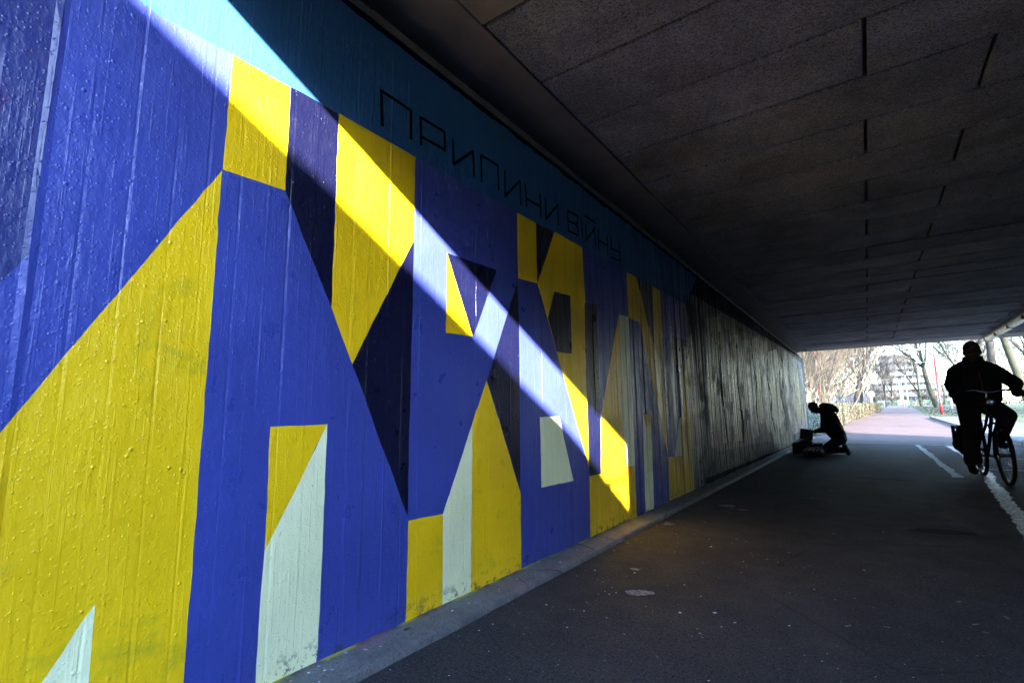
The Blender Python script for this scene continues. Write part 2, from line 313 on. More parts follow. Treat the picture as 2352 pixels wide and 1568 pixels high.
STROKES=[[(1.365, 2.174), (1.354, 2.337), (1.535, 2.335), (1.538, 2.191)], [(1.605, 2.192), (1.6, 2.332), (1.769, 2.338), (1.773, 2.24), (1.604, 2.233)], [(1.835, 2.323), (1.841, 2.19), (2.001, 2.335), (2.012, 2.193)], [(2.078, 2.187), (2.073, 2.343), (2.231, 2.348), (2.239, 2.197)], [(2.302, 2.344), (2.305, 2.183), (2.466, 2.344), (2.471, 2.189)], [(2.529, 2.346), (2.537, 2.2)], [(2.533, 2.252), (2.703, 2.257)], [(2.703, 2.344), (2.709, 2.186)], [(2.771, 2.343), (2.774, 2.19), (2.936, 2.35), (2.941, 2.202)], [(3.176, 2.287), (3.239, 2.279), (3.239, 2.214), (3.087, 2.204), (3.085, 2.358), (3.245, 2.366), (3.241, 2.314), (3.176, 2.287), (3.087, 2.281)], [(3.306, 2.369), (3.309, 2.209)], [(3.379, 2.346), (3.379, 2.215), (3.54, 2.367), (3.544, 2.221)], [(3.372, 2.414), (3.544, 2.411)], [(3.606, 2.363), (3.604, 2.21)], [(3.605, 2.283), (3.774, 2.281)], [(3.77, 2.369), (3.772, 2.202)], [(3.852, 2.374), (3.852, 2.28), (4.027, 2.288)], [(4.03, 2.379), (4.025, 2.213), (3.85, 2.201)]]
SPOTS=[(.65,2.50,.075,.045,.5),(.49,2.85,.035,.025,0),(.27,4.12,.045,.06,0),(.48,5.2,.09,.07,0),(.65,5.05,.05,.04,0),(1.17,3.70,0.012,0.007,0.0),(1.51,2.60,0.018,0.007,1.0),(2.14,4.83,0.024,0.007,2.0),(1.64,2.67,0.012,0.007,3.0),(1.92,3.19,0.018,0.007,4.0),(2.06,3.06,0.024,0.007,5.0),(1.96,2.82,0.012,0.007,6.0),(1.94,2.90,0.018,0.007,7.0),(1.56,3.52,0.024,0.007,8.0),(1.28,3.40,0.012,0.007,9.0)]
# ------------------------------------------------------------------ the mural wall
WEND=19.65; WTOP=2.655; WBOT=0.033
def in_poly(p,poly):
    x,y=p; c=False; n=len(poly)
    for i in range(n):
        x1,y1=poly[i]; x2,y2=poly[(i+1)%n]
        if (y1>y)!=(y2>y) and x<(x2-x1)*(y-y1)/(y2-y1)+x1: c=not c
    return c
def wobble_poly(poly,amp=.0022,step=.05):
    out=[]
    n=len(poly)
    for i in range(n):
        a=Vector(poly[i]); b=Vector(poly[(i+1)%n]); L=(b-a).length; k=max(1,min(40,int(L/step)))
        d=(b-a)/max(L,1e-6); nn=Vector((-d.y,d.x))
        for j in range(k):
            q=a.lerp(b,j/k)
            if j: q=q+nn*amp*noise.noise(Vector((q.x*14,q.y*14,i*.3)))*2
            out.append((q.x,q.y))
    return out
def build_mural(parent):
    rnd=random.Random(3)
    joints=[]; y=-1.1
    while y<WEND-.12:
        joints.append(y); y+=rnd.uniform(.075,.112)
    joints=[j for j in joints if abs(j-.285)>.05]+[.285]; joints.sort()
    jd=[]
    for j in joints:
        far=min(1,max(0,(j-1.6)/4.5))
        if abs(j-.285)<1e-6: jd.append((j,.014,.0065)); continue
        if rnd.random()<.42: amp=rnd.uniform(.0008,.0026)*(1-.3*far)
        else: amp=-rnd.uniform(.0008,.003)-(.008*far*rnd.random())
        if j<1.3: amp*=.6
        jd.append((j,rnd.uniform(.005,.008)+.002*far,amp))
    offs=[(rnd.uniform(-.001,.001)+min(1,max(0,(j-1.5)/4))*rnd.uniform(-.0028,.0028)) for j in joints+[0]]
    V=[];E=[]
    def addpoly(pts,closed=True):
        b=len(V); V.extend(pts); n=len(pts)
        for i in range(n if closed else n-1): E.append((b+i,b+(i+1)%n))
    addpoly([(-1.1,WBOT),(WEND,WBOT),(WEND,WTOP),(-1.1,WTOP)])
    for j,w,a in jd:
        for d in (-w,0,w):
            zs=[WBOT]; z=WBOT
            while True:
                z+=rnd.uniform(.12,.3)
                if z>WTOP-.08: break
                zs.append(z)
            zs.append(WTOP); addpoly([(j+d+(0 if k in (0,len(zs)-1) else rnd.uniform(-.0012,.0012)),z) for k,z in enumerate(zs)],False)
    shapes=[]
    # pale blue band above the letters
    b0=[(-1.1,2.10),(.3,2.108)]+BAND
    ext=[(7.0,2.17),(12.5,2.19)]
    shapes.append(('sky',b0+[(6.3,2.17),(6.6,WTOP+.01),(-1.1,WTOP+.01)]))
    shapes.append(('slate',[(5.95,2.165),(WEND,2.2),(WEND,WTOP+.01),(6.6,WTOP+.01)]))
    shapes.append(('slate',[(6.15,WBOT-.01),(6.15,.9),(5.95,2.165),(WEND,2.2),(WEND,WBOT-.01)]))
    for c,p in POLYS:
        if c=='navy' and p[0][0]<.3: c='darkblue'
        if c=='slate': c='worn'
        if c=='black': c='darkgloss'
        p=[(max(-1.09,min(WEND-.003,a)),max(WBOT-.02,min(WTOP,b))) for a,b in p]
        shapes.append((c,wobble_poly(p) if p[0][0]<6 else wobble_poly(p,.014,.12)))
    # loose black outlines of the old graffiti piece
    for ln in (((7.6,2.05),(7.5,1.2),(7.65,.45)),((8.75,2.0),(8.6,1.3),(8.8,.7),(8.7,.4)),((10.1,1.95),(10.3,1.4),(10.05,.9),(10.2,.5)),((11.9,2.0),(11.6,1.6),(12.0,1.2),(11.8,.8),(12.1,.45)),((13.6,1.9),(13.4,1.3),(14.0,.8),(13.9,.4))):
        for a_,b_ in zip(ln[:-1],ln[1:]):
            a_=Vector(a_);b_=Vector(b_);d_=(b_-a_).normalized();n_=Vector((-d_.y,d_.x))*.045
            shapes.append(('outline',wobble_poly([tuple(a_+n_),tuple(a_-n_),tuple(b_-n_),tuple(b_+n_)],.02,.06)))
    # hand lettering, drawn with a loaded brush
    for st in STROKES:
        for a,b in zip(st[:-1],st[1:]):
            a=Vector(a);b=Vector(b);d=(b-a).normalized();n=Vector((-d.y,d.x))*.0088;e=d*.005
            shapes.append(('black',[tuple(a-e+n),tuple(a-e-n),tuple(b+e-n),tuple(b+e+n)]))
    # black strip along the top with a ragged lower edge
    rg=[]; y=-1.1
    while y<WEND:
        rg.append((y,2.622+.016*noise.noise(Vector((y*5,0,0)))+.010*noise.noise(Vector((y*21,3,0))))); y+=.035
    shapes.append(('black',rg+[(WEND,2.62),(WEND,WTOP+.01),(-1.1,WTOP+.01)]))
    for c,p in shapes:
        q=[]
        for a,b in p:
            a=max(-1.1,min(WEND,a)); b=max(WBOT,min(WTOP,b))
            if not q or (Vector((a,b))-Vector(q[-1])).length>1e-4: q.append((a,b))
        if len(q)>2: addpoly(q)
    res=delaunay_2d_cdt([Vector(p) for p in V],E,[],0,1e-5)
    vs,fs=res[0],res[2]
    names=list(PC.keys()); bbs=[(c,p,min(a for a,b in p),max(a for a,b in p),min(b for a,b in p),max(b for a,b in p)) for c,p in shapes]
    import bisect
    J=[j for j,w,a in jd]
    def H(y,z):
        k=bisect.bisect_left(J,y)
        best=None
        for q in (k-1,k):
            if 0<=q<len(J) and abs(y-J[q])<=jd[q][1]*1.05: best=q
        base=offs[k]
        if best is not None:
            j,w,a=jd[best]; t=1-min(1,abs(y-j)/w); mod=.6+1.3*noise.noise(Vector((j*13,z*2.3,0)))+.5*noise.noise(Vector((j*7,z*11,2)))
            return base+t*a*max(.1,mod)
        return base
    me=bpy.data.meshes.new('painted_face')
    vv=[(H(v.x,v.y)+.003*noise.noise(Vector((v.x*2,v.y*2,5))),v.x,v.y) for v in vs]
    ff=[];mi=[]
    for f in fs:
        cx=sum(vs[i].x for i in f)/3; cy=sum(vs[i].y for i in f)/3
        c='blue'
        for nm,p,x0,x1,y0,y1 in reversed(bbs):
            if x0<=cx<=x1 and y0<=cy<=y1 and in_poly((cx,cy),p): c=nm; break
        a,b,d=[Vector(vv[i]) for i in f]
        if (b-a).cross(d-a).x<0: f=(f[0],f[2],f[1])
        ff.append(tuple(f)); mi.append(names.index(c))
    me.from_pydata(vv,[],ff)
    for n in names: me.materials.append(PC[n])
    me.polygons.foreach_set('material_index',mi); me.update()
    o=bpy.data.objects.new('mural',me); col.objects.link(o); o.parent=parent
    o['label']='mural of large geometric blue, yellow, navy and mint letters under a pale blue band with thin black lettering'
    return o
wall=empty('tunnel_wall',(0,0,0),label='long board-marked concrete underpass wall painted with a blue and yellow letter mural',cat='wall')
build_mural(wall)
MB().box(-.45,-.012,-1.1,WEND,0,2.654).build('wall_core',concrete,wall)
# end face and the lower wing beyond the deck keep the wall's own thickness; the coping is a rough ledge under the deck
cp=MB(); y=-.3
while y<18.6:
    l=min(random.uniform(.5,1.1),18.6-y); d=random.uniform(-.006,.006)
    cp.bbox(-.40,.012+d,y,y+l-.004,2.656,2.70+d,.006); y+=l
cp.build('coping',concrete,wall)
MB().box(-.5,-.10,-.3,18.6,2.70,2.80).build('bearing_recess',darkgap,wall)
# far plinth at the foot of the wall
pl=MB(); n=220
for i in range(n):
    y0=-3+22.65*i/n; y1=-3+22.65*(i+1)/n
    def ed(y): return .185+.008*noise.noise(Vector((y*2,0,0)))+.006*noise.noise(Vector((y*9,4,0)))
    a,b=ed(y0),ed(y1)
    prof=lambda y,e:[(-.05,y,.035),(e-.05,y,.030),(e-.015,y,.022),(e,y,-.03)]
    p,q=prof(y0,a),prof(y1,b)
    pl.add(p+q,[(k,k+1,5+k,4+k) for k in range(3)])
tag(pl.build('kerb',m_kerb,None,smooth=True),kind='structure')
# ------------------------------------------------------------------ ground
GP=[(-400,0),(18.6,0),(45,.55),(80,1.2),(125,1.84),(160,1.95),(2500,2.2)]
def gz(y):
    for (a,b),(c,d) in zip(GP[:-1],GP[1:]):
        if y<=c: return b+(d-b)*max(0,(y-a)/(c-a))
    return 2.2
m_grass=None
def grassmat():
    m,t,b=newmat('winter_grass'); g=NG(t)
    f=g.ramp(g.noise(.55,5,.65),.35,.68); a=g.mix(f,(.018,.028,.007),(.036,.032,.017))
    f2=g.ramp(g.noise(9,4,.7),.4,.62); a=g.mix(g.math('MULTIPLY',f2,.6),a,(.05,.10,.012))
    lv=g.ramp(g.voro(7),.1,.16,1,0); lv=g.math('MULTIPLY',lv,g.ramp(g.noise(.9,3),.5,.6))
    a=g.mix(lv,a,(.12,.09,.05))
    g.L(a,b.inputs['Base Color']); b.inputs['Roughness'].default_value=.9; g.bump(g.noise(40,4,.7),b,.05); return m
m_grass=grassmat()
gr=MB(); ys=[-400,-60,-20,-8,0,8,15,18.6]+[18.6+3*i for i in range(1,50)]+[180,220,300,450,800,1500]
xs=[-900,-300,-100,-40,-15,-6,-3,-1,1,4,6.4,7,8,10,14,20,30,60,150,400,900]
v=[(x,y,gz(y)-.03+(-.02 if y<19 else 0)+(min(1.6,(-x-1)*.10) if (x<-1 and y>19) else 0)) for y in ys for x in xs]
nx=len(xs); f=[(j*nx+i,j*nx+i+1,(j+1)*nx+i+1,(j+1)*nx+i) for j in range(len(ys)-1) for i in range(nx-1)]
gr.add(v,f); tag(gr.build('ground',m_grass,None,smooth=True),kind='structure')
def sheet(name,mat,rows,dz,**k):
    """rows: list of (y,[x...]) with equal counts"""
    m=MB(); n=len(rows[0][1]); vv=[(x,y,gz(y)+dz) for y,xs_ in rows for x in xs_]
    m.add(vv,[(j*n+i,j*n+i+1,(j+1)*n+i+1,(j+1)*n+i) for j in range(len(rows)-1) for i in range(n-1)])
    return tag(m.build(name,mat,None,smooth=True),kind='structure',**k)
sheet('floor',m_asph,[(y,[.15,2,4,6.4,9]) for y in (-20,-8,-4,-2,-1,0,1,2,4,7,10,13,16,17.05)],0.0)
# red path: straight, then bending left
L=[(17.05,.15),(19.6,.15),(21,.25),(26,.6),(35,.95),(47,1.72),(58,2.5),(66,3.0),(78,3.3),(90,3.4),(105,3.0),(118,1.0),(124,-3),(127,-12)]
Rr=[(17.05,4.55),(19.6,4.55),(21,4.55),(26,4.55),(35,4.62),(47,4.9),(58,5.3),(66,5.7),(78,6.3),(90,6.6),(105,6.8),(118,6.6),(124,6.2),(133,5.0)]
m=MB(); vv=[]
for (ya,xa),(yb,xb) in zip(L,Rr):
    for t in (0,.33,.66,1): 
        yy=ya+(yb-ya)*t; vv.append((xa+(xb-xa)*t,yy,gz(yy)+.002))
m.add(vv,[(j*4+i,j*4+i+1,(j+1)*4+i+1,(j+1)*4+i) for j in range(len(L)-1) for i in range(3)])
tag(m.build('path',m_red,None,smooth=True),kind='structure')
# cross path far away and pale pavement on the right with its kerb stones
m_pave=simple('grey_paving',(.07,.07,.075),.7,ns=3,amt=.25,bs=30,bh=.004)
sheet('pavement',m_pave,[(y,[4.72,5.6,6.7,9.5 if y<21 else 6.9]) for y in (16.1,18.6,21,26,31,36,38.5)],.075)
sheet('pavement',m_pave,[(y,[xa,xb]) for y,xa,xb in ((60,7.3,9.2),(72,7.9,9.6),(86,8.4,10),(100,8.8,10.4),(125,9,11))],.006)
ks=MB().bbox(-.06,.06,-.235,.235,-.10,.115,.012).mesh('kerb_stone',m_stone)
kst=[q for q in []]
kroot=empty('kerb_edging',(4.64,16,0),label='line of concrete kerb stones between red path and grey pavement',cat='kerb')
y=16.15; k=0
while y<38.5:
    inst('kerb_stone',ks,kroot,(random.uniform(-.006,.006),y-16,gz(y)+random.uniform(-.008,.006)),(0,0,random.uniform(-.01,.01))); y+=.48; k+=1
x=4.75
while x<9.2:
    inst('kerb_stone',ks,kroot,(x+.24-4.64,15.98-16+random.uniform(-.005,.005),0),(0,0,R(90))); x+=.48
# paving slabs on the near part of the pavement, laid proud
sl_=MB().bbox(-.296,.296,-.296,.296,-.02,.012,.005).mesh('paving_slab',[m_pave])
proot=empty('paving_slabs',(4.75,16.2,0),label='rows of square grey paving slabs right of the cyclist',cat='paving')
for i in range(6):
    for j in range(22):
        yy=16.5+j*.6; inst('paving_slab',sl_,proot,(.35+i*.6 ,yy-16.2,gz(yy)+.076+random.uniform(-.003,.003)),(math.atan2(gz(yy+.3)-gz(yy-.3),.6),0,0))
# ------------------------------------------------------------------ deck over the underpass
H=2.80
deck=empty('bridge_deck',(0,0,0),label='concrete bridge deck with speckled ceiling panels over the near underpass',cat='bridge')
MB().box(-2,9,-.28,18.58,H+.06,3.58).build('deck_slab',concrete,deck)
MB().box(-2,9,-.30,-.281,H+.0,3.6).build('fascia',concrete,deck); MB().box(-2,9,18.581,18.62,H-.002,3.62).build('fascia',concrete,deck)
bm_=MB()
bm_.bbox(-.38,.268,-.278,18.578,H,H+.058,.004)             # strip along the wall
bm_.build('edge_beam',soffit,deck)
eb=MB(); 
for (x0,x1) in ((.272,2.3),(2.304,4.0),(4.004,6.38)): eb.bbox(x0,x1,-.278,1.748,H,H+.056,.004)
eb.build('end_beam',soffit,deck)
eb=MB()
for (x0,x1) in ((.272,1.9),(1.904,3.1),(3.104,4.6),(4.604,6.38)): eb.bbox(x0,x1,17.62,18.578,H,H+.056,.004)
eb.build('end_beam',endbeam_lit,deck)
ps=[]; y=1.757; row=0; PW=.5375
while y<17.55:
    l=min(PW,17.612-y)
    cuts=[.279,1.83,4.2,6.38] if row%2==0 else [.279,2.39,4.72,6.38]
    for a,b in zip(cuts[:-1],cuts[1:]):
        g=.010
        ps.append((a+(g if a>.3 else 0),b-g,y+.009+random.uniform(0,.003),y+l-.011+random.uniform(-.003,.002),random.uniform(-.005,.005))); 
    y+=PW; row+=1
for (x0,x1,y0,y1,dz) in ps:
    o=MB().bbox(-(x1-x0)/2,(x1-x0)/2,-(y1-y0)/2,(y1-y0)/2,0,.045,.004).build('ceiling_panel',m_panel,deck)
    o.location=((x0+x1)/2,(y0+y1)/2,H+.004+dz)
MB().box(6.4,7.0,-.3,18.6,0,2.8).build('side_wall',side,deck)
# near-mouth walls; the right one is added, unseen, to shape the sun strip
wing=empty('unseen_wall',(6.4,-.3,0),label='sloping concrete wall added unseen outside the near mouth, on the right, to block the sun',cat='wall')
def top(Y,z,X=6.62): t=X/1.5; return (Y-t+.3, z+.512*t)
prof=[top(*q) for q in ((3.93,.095),(3.89,.121),(3.6,.335),(3.27,.551),(2.87,.83),(2.64,.965),(2.16,1.215),(1.79,1.42),(1.14,1.765),(.93,1.866),(.55,2.064),(.2,2.24))]
sl0=(prof[-1][1]-prof[-4][1])/(prof[-1][0]-prof[-4][0])
prof=[(.0,0),(.0,2.18),(prof[0][0],2.2)]+prof+[(-7.2,prof[-1][1]+sl0*(-7.2-prof[-1][0])),(-40,6.2),(-40,0)]
MB().prism(prof,.22,.62,fn=lambda a_,b_,c_:(c_,a_,b_)).build('wall_body',concrete,wing)
wl=empty('unseen_wall',(-.45,-1.1,0),label='low concrete wing wall outside the near mouth, on the left',cat='wall')
MB().prism([(0,0),(0,2.6),(-2.4,2.2),(-9,.5),(-9,0)],0,.43,fn=lambda a_,b_,c_:(c_,a_,b_)).build('wall_body',concrete,wl)
pb=MB().tube([(6.36,-1.1,2.535),(6.36,-.31,2.535)],.02,10); pb.tube([(6.36,-1.08,2.535),(6.64,-1.08,2.535)],.015,10)  # unseen bar added to cast a thin shadow across the sun strip
tag(pb.build('shadow_bar',m_stone),'thin grey bar added unseen at the near mouth for its shadow','pipe')
# ------------------------------------------------------------------ light fittings
m_diff=simple('clouded_lamp_cover',(.55,.54,.50),.22,ns=8,amt=.3,spec=.7)
m_fit=simple('lamp_housing',(.25,.23,.2),.5,.3)
first=None; y=17.95
k=0
while k<5:
    if first is None:
        t=empty('ceiling_light',(4.43,y,0)); first=t
        MB().bbox(-.085,.085,-1.34,0,2.735,2.80,.006).build('housing',m_fit,t)
        MB().prism([(-.078,2.735),(-.066,2.672),(-.045,2.655),(.045,2.655),(.066,2.672),(.078,2.735)],-1.30,-.04,fn=lambda a,b,c:(a,c,b)).build('cover',m_diff,t)
        MB().bbox(-.088,.088,-.04,0,2.648,2.735,.008).build('end_cap',m_fit,t)
        MB().bbox(-.088,.088,-1.34,-1.30,2.648,2.735,.008).build('end_cap',m_fit,t)
    else:
        t=copy_tree(first); t.location=(4.43-.002*k,y,0)
    tag(t,{0:'clouded tubular ceiling light at the far mouth of the underpass, last of its row',1:'second ceiling light from the far mouth of the underpass',2:'third ceiling light from the far mouth of the underpass',3:'fourth ceiling light from the far mouth of the underpass',4:'fifth ceiling light from the far mouth of the underpass'}[k],'light','row of ceiling lights along the underpass')
    y-=1.36; k+=1
# ------------------------------------------------------------------ floor markings
def stripe(name,pts,w,mat,seed,jag=.25,z=.004,step=.07,lab=None):
    rnd=random.Random(seed); P=[Vector(p) for p in pts]; out=[]
    for a,b in zip(P[:-1],P[1:]):
        n=max(1,int((b-a).length/step))
        for i in range(n): out.append(a.lerp(b,i/n))
    out.append(P[-1]); m=MB(); l=[];r=[]
    wl=wr=0
    for i,p in enumerate(out):
        t=(out[min(i+1,len(out)-1)]-out[max(i-1,0)]).normalized(); n=Vector((-t.y,t.x))
        wl=wl*.6+rnd.uniform(-1,1)*jag*w*.8; wr=wr*.6+rnd.uniform(-1,1)*jag*w*.8
        l.append(p+n*(w/2+wl)); r.append(p-n*(w/2+wr))
    v=[(q.x,q.y,z) for q in l]+[(q.x,q.y,z) for q in r]; N=len(l)
    m.add(v,[(i,i+1,N+i+1,N+i) for i in range(N-1)])
    return tag(m.build(name,mat),lab,kind='structure')
stripe('lane_marking',[(2.60,16.5),(2.585,13),(2.55,8.86)],.095,m_white,1,.22)
stripe('lane_marking',[(3.19,16.3),(3.17,14.1),(2.99,10.4),(2.93,9.63),(2.76,7.9),(2.64,6.55),(2.57,5.55),(2.48,4.3),(2.42,3.4)],.115,m_worn,2,.2)
stripe('cross_marking',[(3.15,12.62),(6.35,12.42)],.045,m_white,3,.12)
stripe('cross_marking',[(3.0,10.25),(6.35,10.1)],.05,m_white,4,.12)
stripe('cross_marking',[(.9,17.3),(2.2,16.95),(4.4,16.2)],.055,m_white,5,.3)
def blotch(m,x,y,a,b,seed,rot=0,z=.004):
    rnd=random.Random(seed); n=14; v=[(x,y,z)]
    for i in range(n):
        t=2*math.pi*i/n; k=rnd.uniform(.72,1.1); px,py=a*k*math.cos(t),b*k*math.sin(t)
        v.append((x+px*math.cos(rot)-py*math.sin(rot),y+px*math.sin(rot)+py*math.cos(rot),z))
    m.add(v,[(0,1+i,1+(i+1)%n) for i in range(n)])
m=MB()
for i,(x,y,a,b,rt) in enumerate(SPOTS): blotch(m,x,y,a,b,i,rt)
tag(m.build('paint_spots',m_chalk),'pale paint blotches sprayed on the asphalt near the wall',kind='stuff')
# leaves, grit and paint drips on the floor and the plinth
cols=[simple('drip_pink',(.5,.28,.28),.5),simple('drip_blue',(.2,.3,.6),.5),simple('drip_white',(.6,.62,.65),.5),simple('drip_green',(.1,.4,.15),.5),simple('drip_orange',(.5,.2,.08),.5)]
m=MB(); rnd=random.Random(11)
for i in range(380):
    x=.2+abs(rnd.gauss(0,.75)); y=rnd.uniform(.9,7.5); s=rnd.choice((.0015,.002,.003,.003,.006))*rnd.uniform(.7,1.6)
    b=len(m.f); blotch(m,x,y,s,s*rnd.uniform(.6,1),i,rnd.uniform(0,6),.0045)
    q=rnd.choice((0,1,2,2,2,2,3,4))
    for j in range(b,len(m.f)): m.m[j]=q
for i in range(60):
    x=rnd.uniform(.02,.13); y=rnd.uniform(1,6); s=rnd.choice((.003,.004,.006,.009))
    b=len(m.f); blotch(m,x,y,s,s*.8,i+900,0,.0365)
    q=rnd.choice((0,0,4,2,1))
    for j in range(b,len(m.f)): m.m[j]=q
tag(m.build('paint_drips',cols),'fine multicoloured paint drips scattered on asphalt and plinth',kind='stuff')
# drain cover patch and dark repair on the floor
m=MB()
blotch(m,2.02,4.9,.22,.10,5,.1,.003); blotch(m,1.75,8.2,.35,.05,8,0,.003)
tag(m.build('asphalt_repair',simple('tar_patch',(.018,.018,.019),.9,bs=200,bh=.002,spec=.1)),kind='structure')
leafm=simple('dead_leaf',(.06,.035,.02),.8)
def leaf(x,y,z,s,seed,lab):
    rnd=random.Random(seed); m=MB(); P=[(-1,0,.05),(-.5,.45,.3),(.2,.5,.2),(1,0,.35),(.2,-.45,.15),(-.5,-.4,.28),(0,0,-.02)]
    th=rnd.uniform(0,6); v=[(x+s*(a*math.cos(th)-b*math.sin(th)),y+s*(a*math.sin(th)+b*math.cos(th)),z+s*c+.002) for a,b,c in P]
    m.add(v,[(6,i,(i+1)%6) for i in range(6)]); o=m.build('fallen_leaf',leafm); tag(o,lab,'leaf')
leaf(.075,1.50,.036,.018,3,'curled dead leaf on the kerb at the foot of the wall')
leaf(.55,11.0,.004,.03,4,'dark leaf on the asphalt in front of the spray cans')
leaf(1.62,13.3,.004,.03,5,'small leaf on the asphalt right of the kneeling man')
# ------------------------------------------------------------------ figures
def fuse(name,mb,vox,mat,parent,sm=4,dz=None):
    me=mb.mesh(name,mat); o=bpy.data.objects.new(name,me); col.objects.link(o)
    r=o.modifiers.new('r','REMESH'); r.mode='VOXEL'; r.voxel_size=vox; r.use_smooth_shade=True
    if sm: s=o.modifiers.new('s','SMOOTH'); s.factor=.5; s.iterations=sm
    bpy.context.view_layer.update()
    dg=bpy.context.evaluated_depsgraph_get(); m2=bpy.data.meshes.new_from_object(o.evaluated_get(dg)); o.modifiers.clear()
    m2.name=name; o.data=m2; m2.materials.clear(); m2.materials.append(mat); m2.polygons.foreach_set('use_smooth',[True]*len(m2.polygons))
    if parent is not None:
        o.parent=parent; o.matrix_parent_inverse=Matrix.Translation(-Vector(parent.location))
    return o
def limb(m,pts):
    """pts: list of (xyz, r) tapered chain"""
    for (a,ra),(b,rb) in zip(pts[:-1],pts[1:]): m.tube([a,b],[ra,rb],12)
    for p,r in pts: m.ell(p,r,r,r,12,8)
def frame(fwd,up):
    f=Vector(fwd).normalized(); u=Vector(up); u=(u-f*u.dot(f)).normalized(); s=f.cross(u)
    return Matrix((s,f,u)).transposed()   # columns: side, forward, up
def head(m,c,fwd,up,k=1.0):
    M=frame(fwd,up); c=Vector(c); P=lambda s,f,u:c+M@(Vector((s,f,u))*k)
    m.ell(P(0,-.012,.03),.074*k,.094*k,.092*k,18,14,M=M)      # skull
    m.ell(P(0,.020,-.045),.063*k,.066*k,.077*k,16,12,M=M)     # face and jaw
    m.ell(P(0,.062,-.098),.024*k,.022*k,.02*k,10,8,M=M)       # chin
    m.tube([P(0,.082,.012),P(0,.108,-.026)],[.008*k,.016*k],8); m.ell(P(0,.104,-.03),.017*k,.014*k,.011*k,8,6,M=M)
    for s in (-1,1):
        m.ell(P(s*.073,-.008,-.014),.009*k,.017*k,.028*k,10,8,M=M)  # ears
        m.ell(P(s*.032,.078,.026),.024*k,.012*k,.009*k,8,6,M=M)     # brow
        m.ell(P(s*.040,.066,-.028),.02*k,.02*k,.02*k,8,6,M=M)       # cheek
    m.ell(P(0,.088,-.060),.026*k,.010*k,.006*k,8,6,M=M); m.ell(P(0,.086,-.070),.023*k,.010*k,.006*k,8,6,M=M)
    return P,M
def hand(m,wrist,fwd,up,side,curl=.9,k=1.0):
    """palm plus four unequal bent fingers and a thumb leaving the side of the palm; curl in radians per knuckle"""
    M=frame(fwd,up); w=Vector(wrist); P=lambda s,f,u:w+M@(Vector((s,f,u))*k)
    m.tube([P(0,-.03,0),P(0,.02,0)],[.026*k,.028*k],10)
    m.ell(P(0,.045,0),.042*k,.05*k,.017*k,12,8,M=M)
    for i,(s,l) in enumerate(((-.031,.9),(-.011,1.05),(.010,1.0),(.030,.78))):
        p=P(s,.075,0); a=0; pts=[(P(s,.04,0),.011*k),(p,.0095*k)]
        for j,seg in enumerate((.036,.026,.02)):
            a+=curl*(.8 if j==0 else 1); d=M@Vector((0,math.cos(a),-math.sin(a))); p=p+d*seg*l*k; pts.append((p,(.0092-.0009*j)*k))
        limb(m,pts)
    s=side; limb(m,[(P(s*.028,.015,0),.015*k),(P(s*.05,.045,-.012),.012*k),(P(s*.052,.072,-.030),.010*k),(P(s*.04,.088,-.045),.009*k)])
# --- cyclist
cyc=empty('person',(2.86,8.9,0),label='heavy man in a black jacket riding a bicycle towards the viewer',cat='person')
sR,sL=(2.685,9.03,1.385),(3.065,9.03,1.385); eR,eL=(2.605,8.86,1.205),(3.215,8.83,1.20); wR,wL=(2.60,8.63,1.10),(3.165,8.62,1.115)
hR,hL=(2.775,9.12,.95),(2.955,9.12,.95); kR,kL=(2.735,8.80,.56),(3.075,8.72,.80); aR,aL=(2.70,8.93,.215),(3.02,8.98,.52)
b=MB(); head(b,(2.868,8.945,1.643),(-.10,-1,-.06),(0,-.06,1),1.2)
limb(b,[((2.87,8.965,1.58),.058),((2.87,9.02,1.47),.062),((2.87,9.06,1.33),.12),((2.865,9.11,1.12),.11),((2.865,9.13,.99),.105)])
for s,e,w_,h,k,a in ((sR,eR,wR,hR,kR,aR),(sL,eL,wL,hL,kL,aL)):
    limb(b,[((2.87,9.03,1.42),.07),(s,.058),(e,.042),(w_,.028)]); limb(b,[((2.865,9.13,1.0),.10),(h,.078),(k,.05),(a,.036)])
hand(b,wR,(.05,-1,-.1),(0,-.1,1),1,1.05); hand(b,wL,(-.03,-1,-.15),(0,-.1,1),-1,1.05)
fuse('body',b,.0085,m_skin,cyc,3)
j=MB()
limb(j,[((2.87,9.04,1.44),.11),((2.87,9.05,1.30),.17),((2.865,9.07,1.14),.185),((2.865,9.08,1.02),.18)])
for s in (-1,1): limb(j,[((2.87+s*.08,9.04,1.36),.115),((2.87+s*.12,9.05,1.24),.145),((2.865+s*.12,9.07,1.03),.135)])
limb(j,[((2.87,9.02,1.38),.13),((2.87,8.985,1.53),.088)])
for s in (-1,1): limb(j,[((2.87+s*.03,9.02,1.50),.07),((2.87+s*.15,9.03,1.415),.085)])
j.tube([(2.87,9.0,1.48),(2.87,8.985,1.585)],[.118,.105],14)
for s,e,w_ in ((sR,eR,wR),(sL,eL,wL)):
    mid=(Vector(s)+Vector(e))/2+Vector((0,.01,0)); m2=(Vector(e)+Vector(w_))/2+Vector((0,0,-.008))
    limb(j,[((2.87,9.03,1.38),.10),(s,.092),(mid,.086),(e,.080),(m2,.062),(w_,.05)])
fuse('jacket',j,.011,m_jacket,cyc,3)
t=MB()
for h,k,a in ((hR,kR,aR),(hL,kL,aL)):
    limb(t,[((2.865,9.13,.98),.15),(h,.13),((Vector(h)+Vector(k))/2,.115),(k,.098),((Vector(k)*.45+Vector(a)*.55),.085),(a,.075)])
fuse('trousers',t,.011,m_trouser,cyc,3)
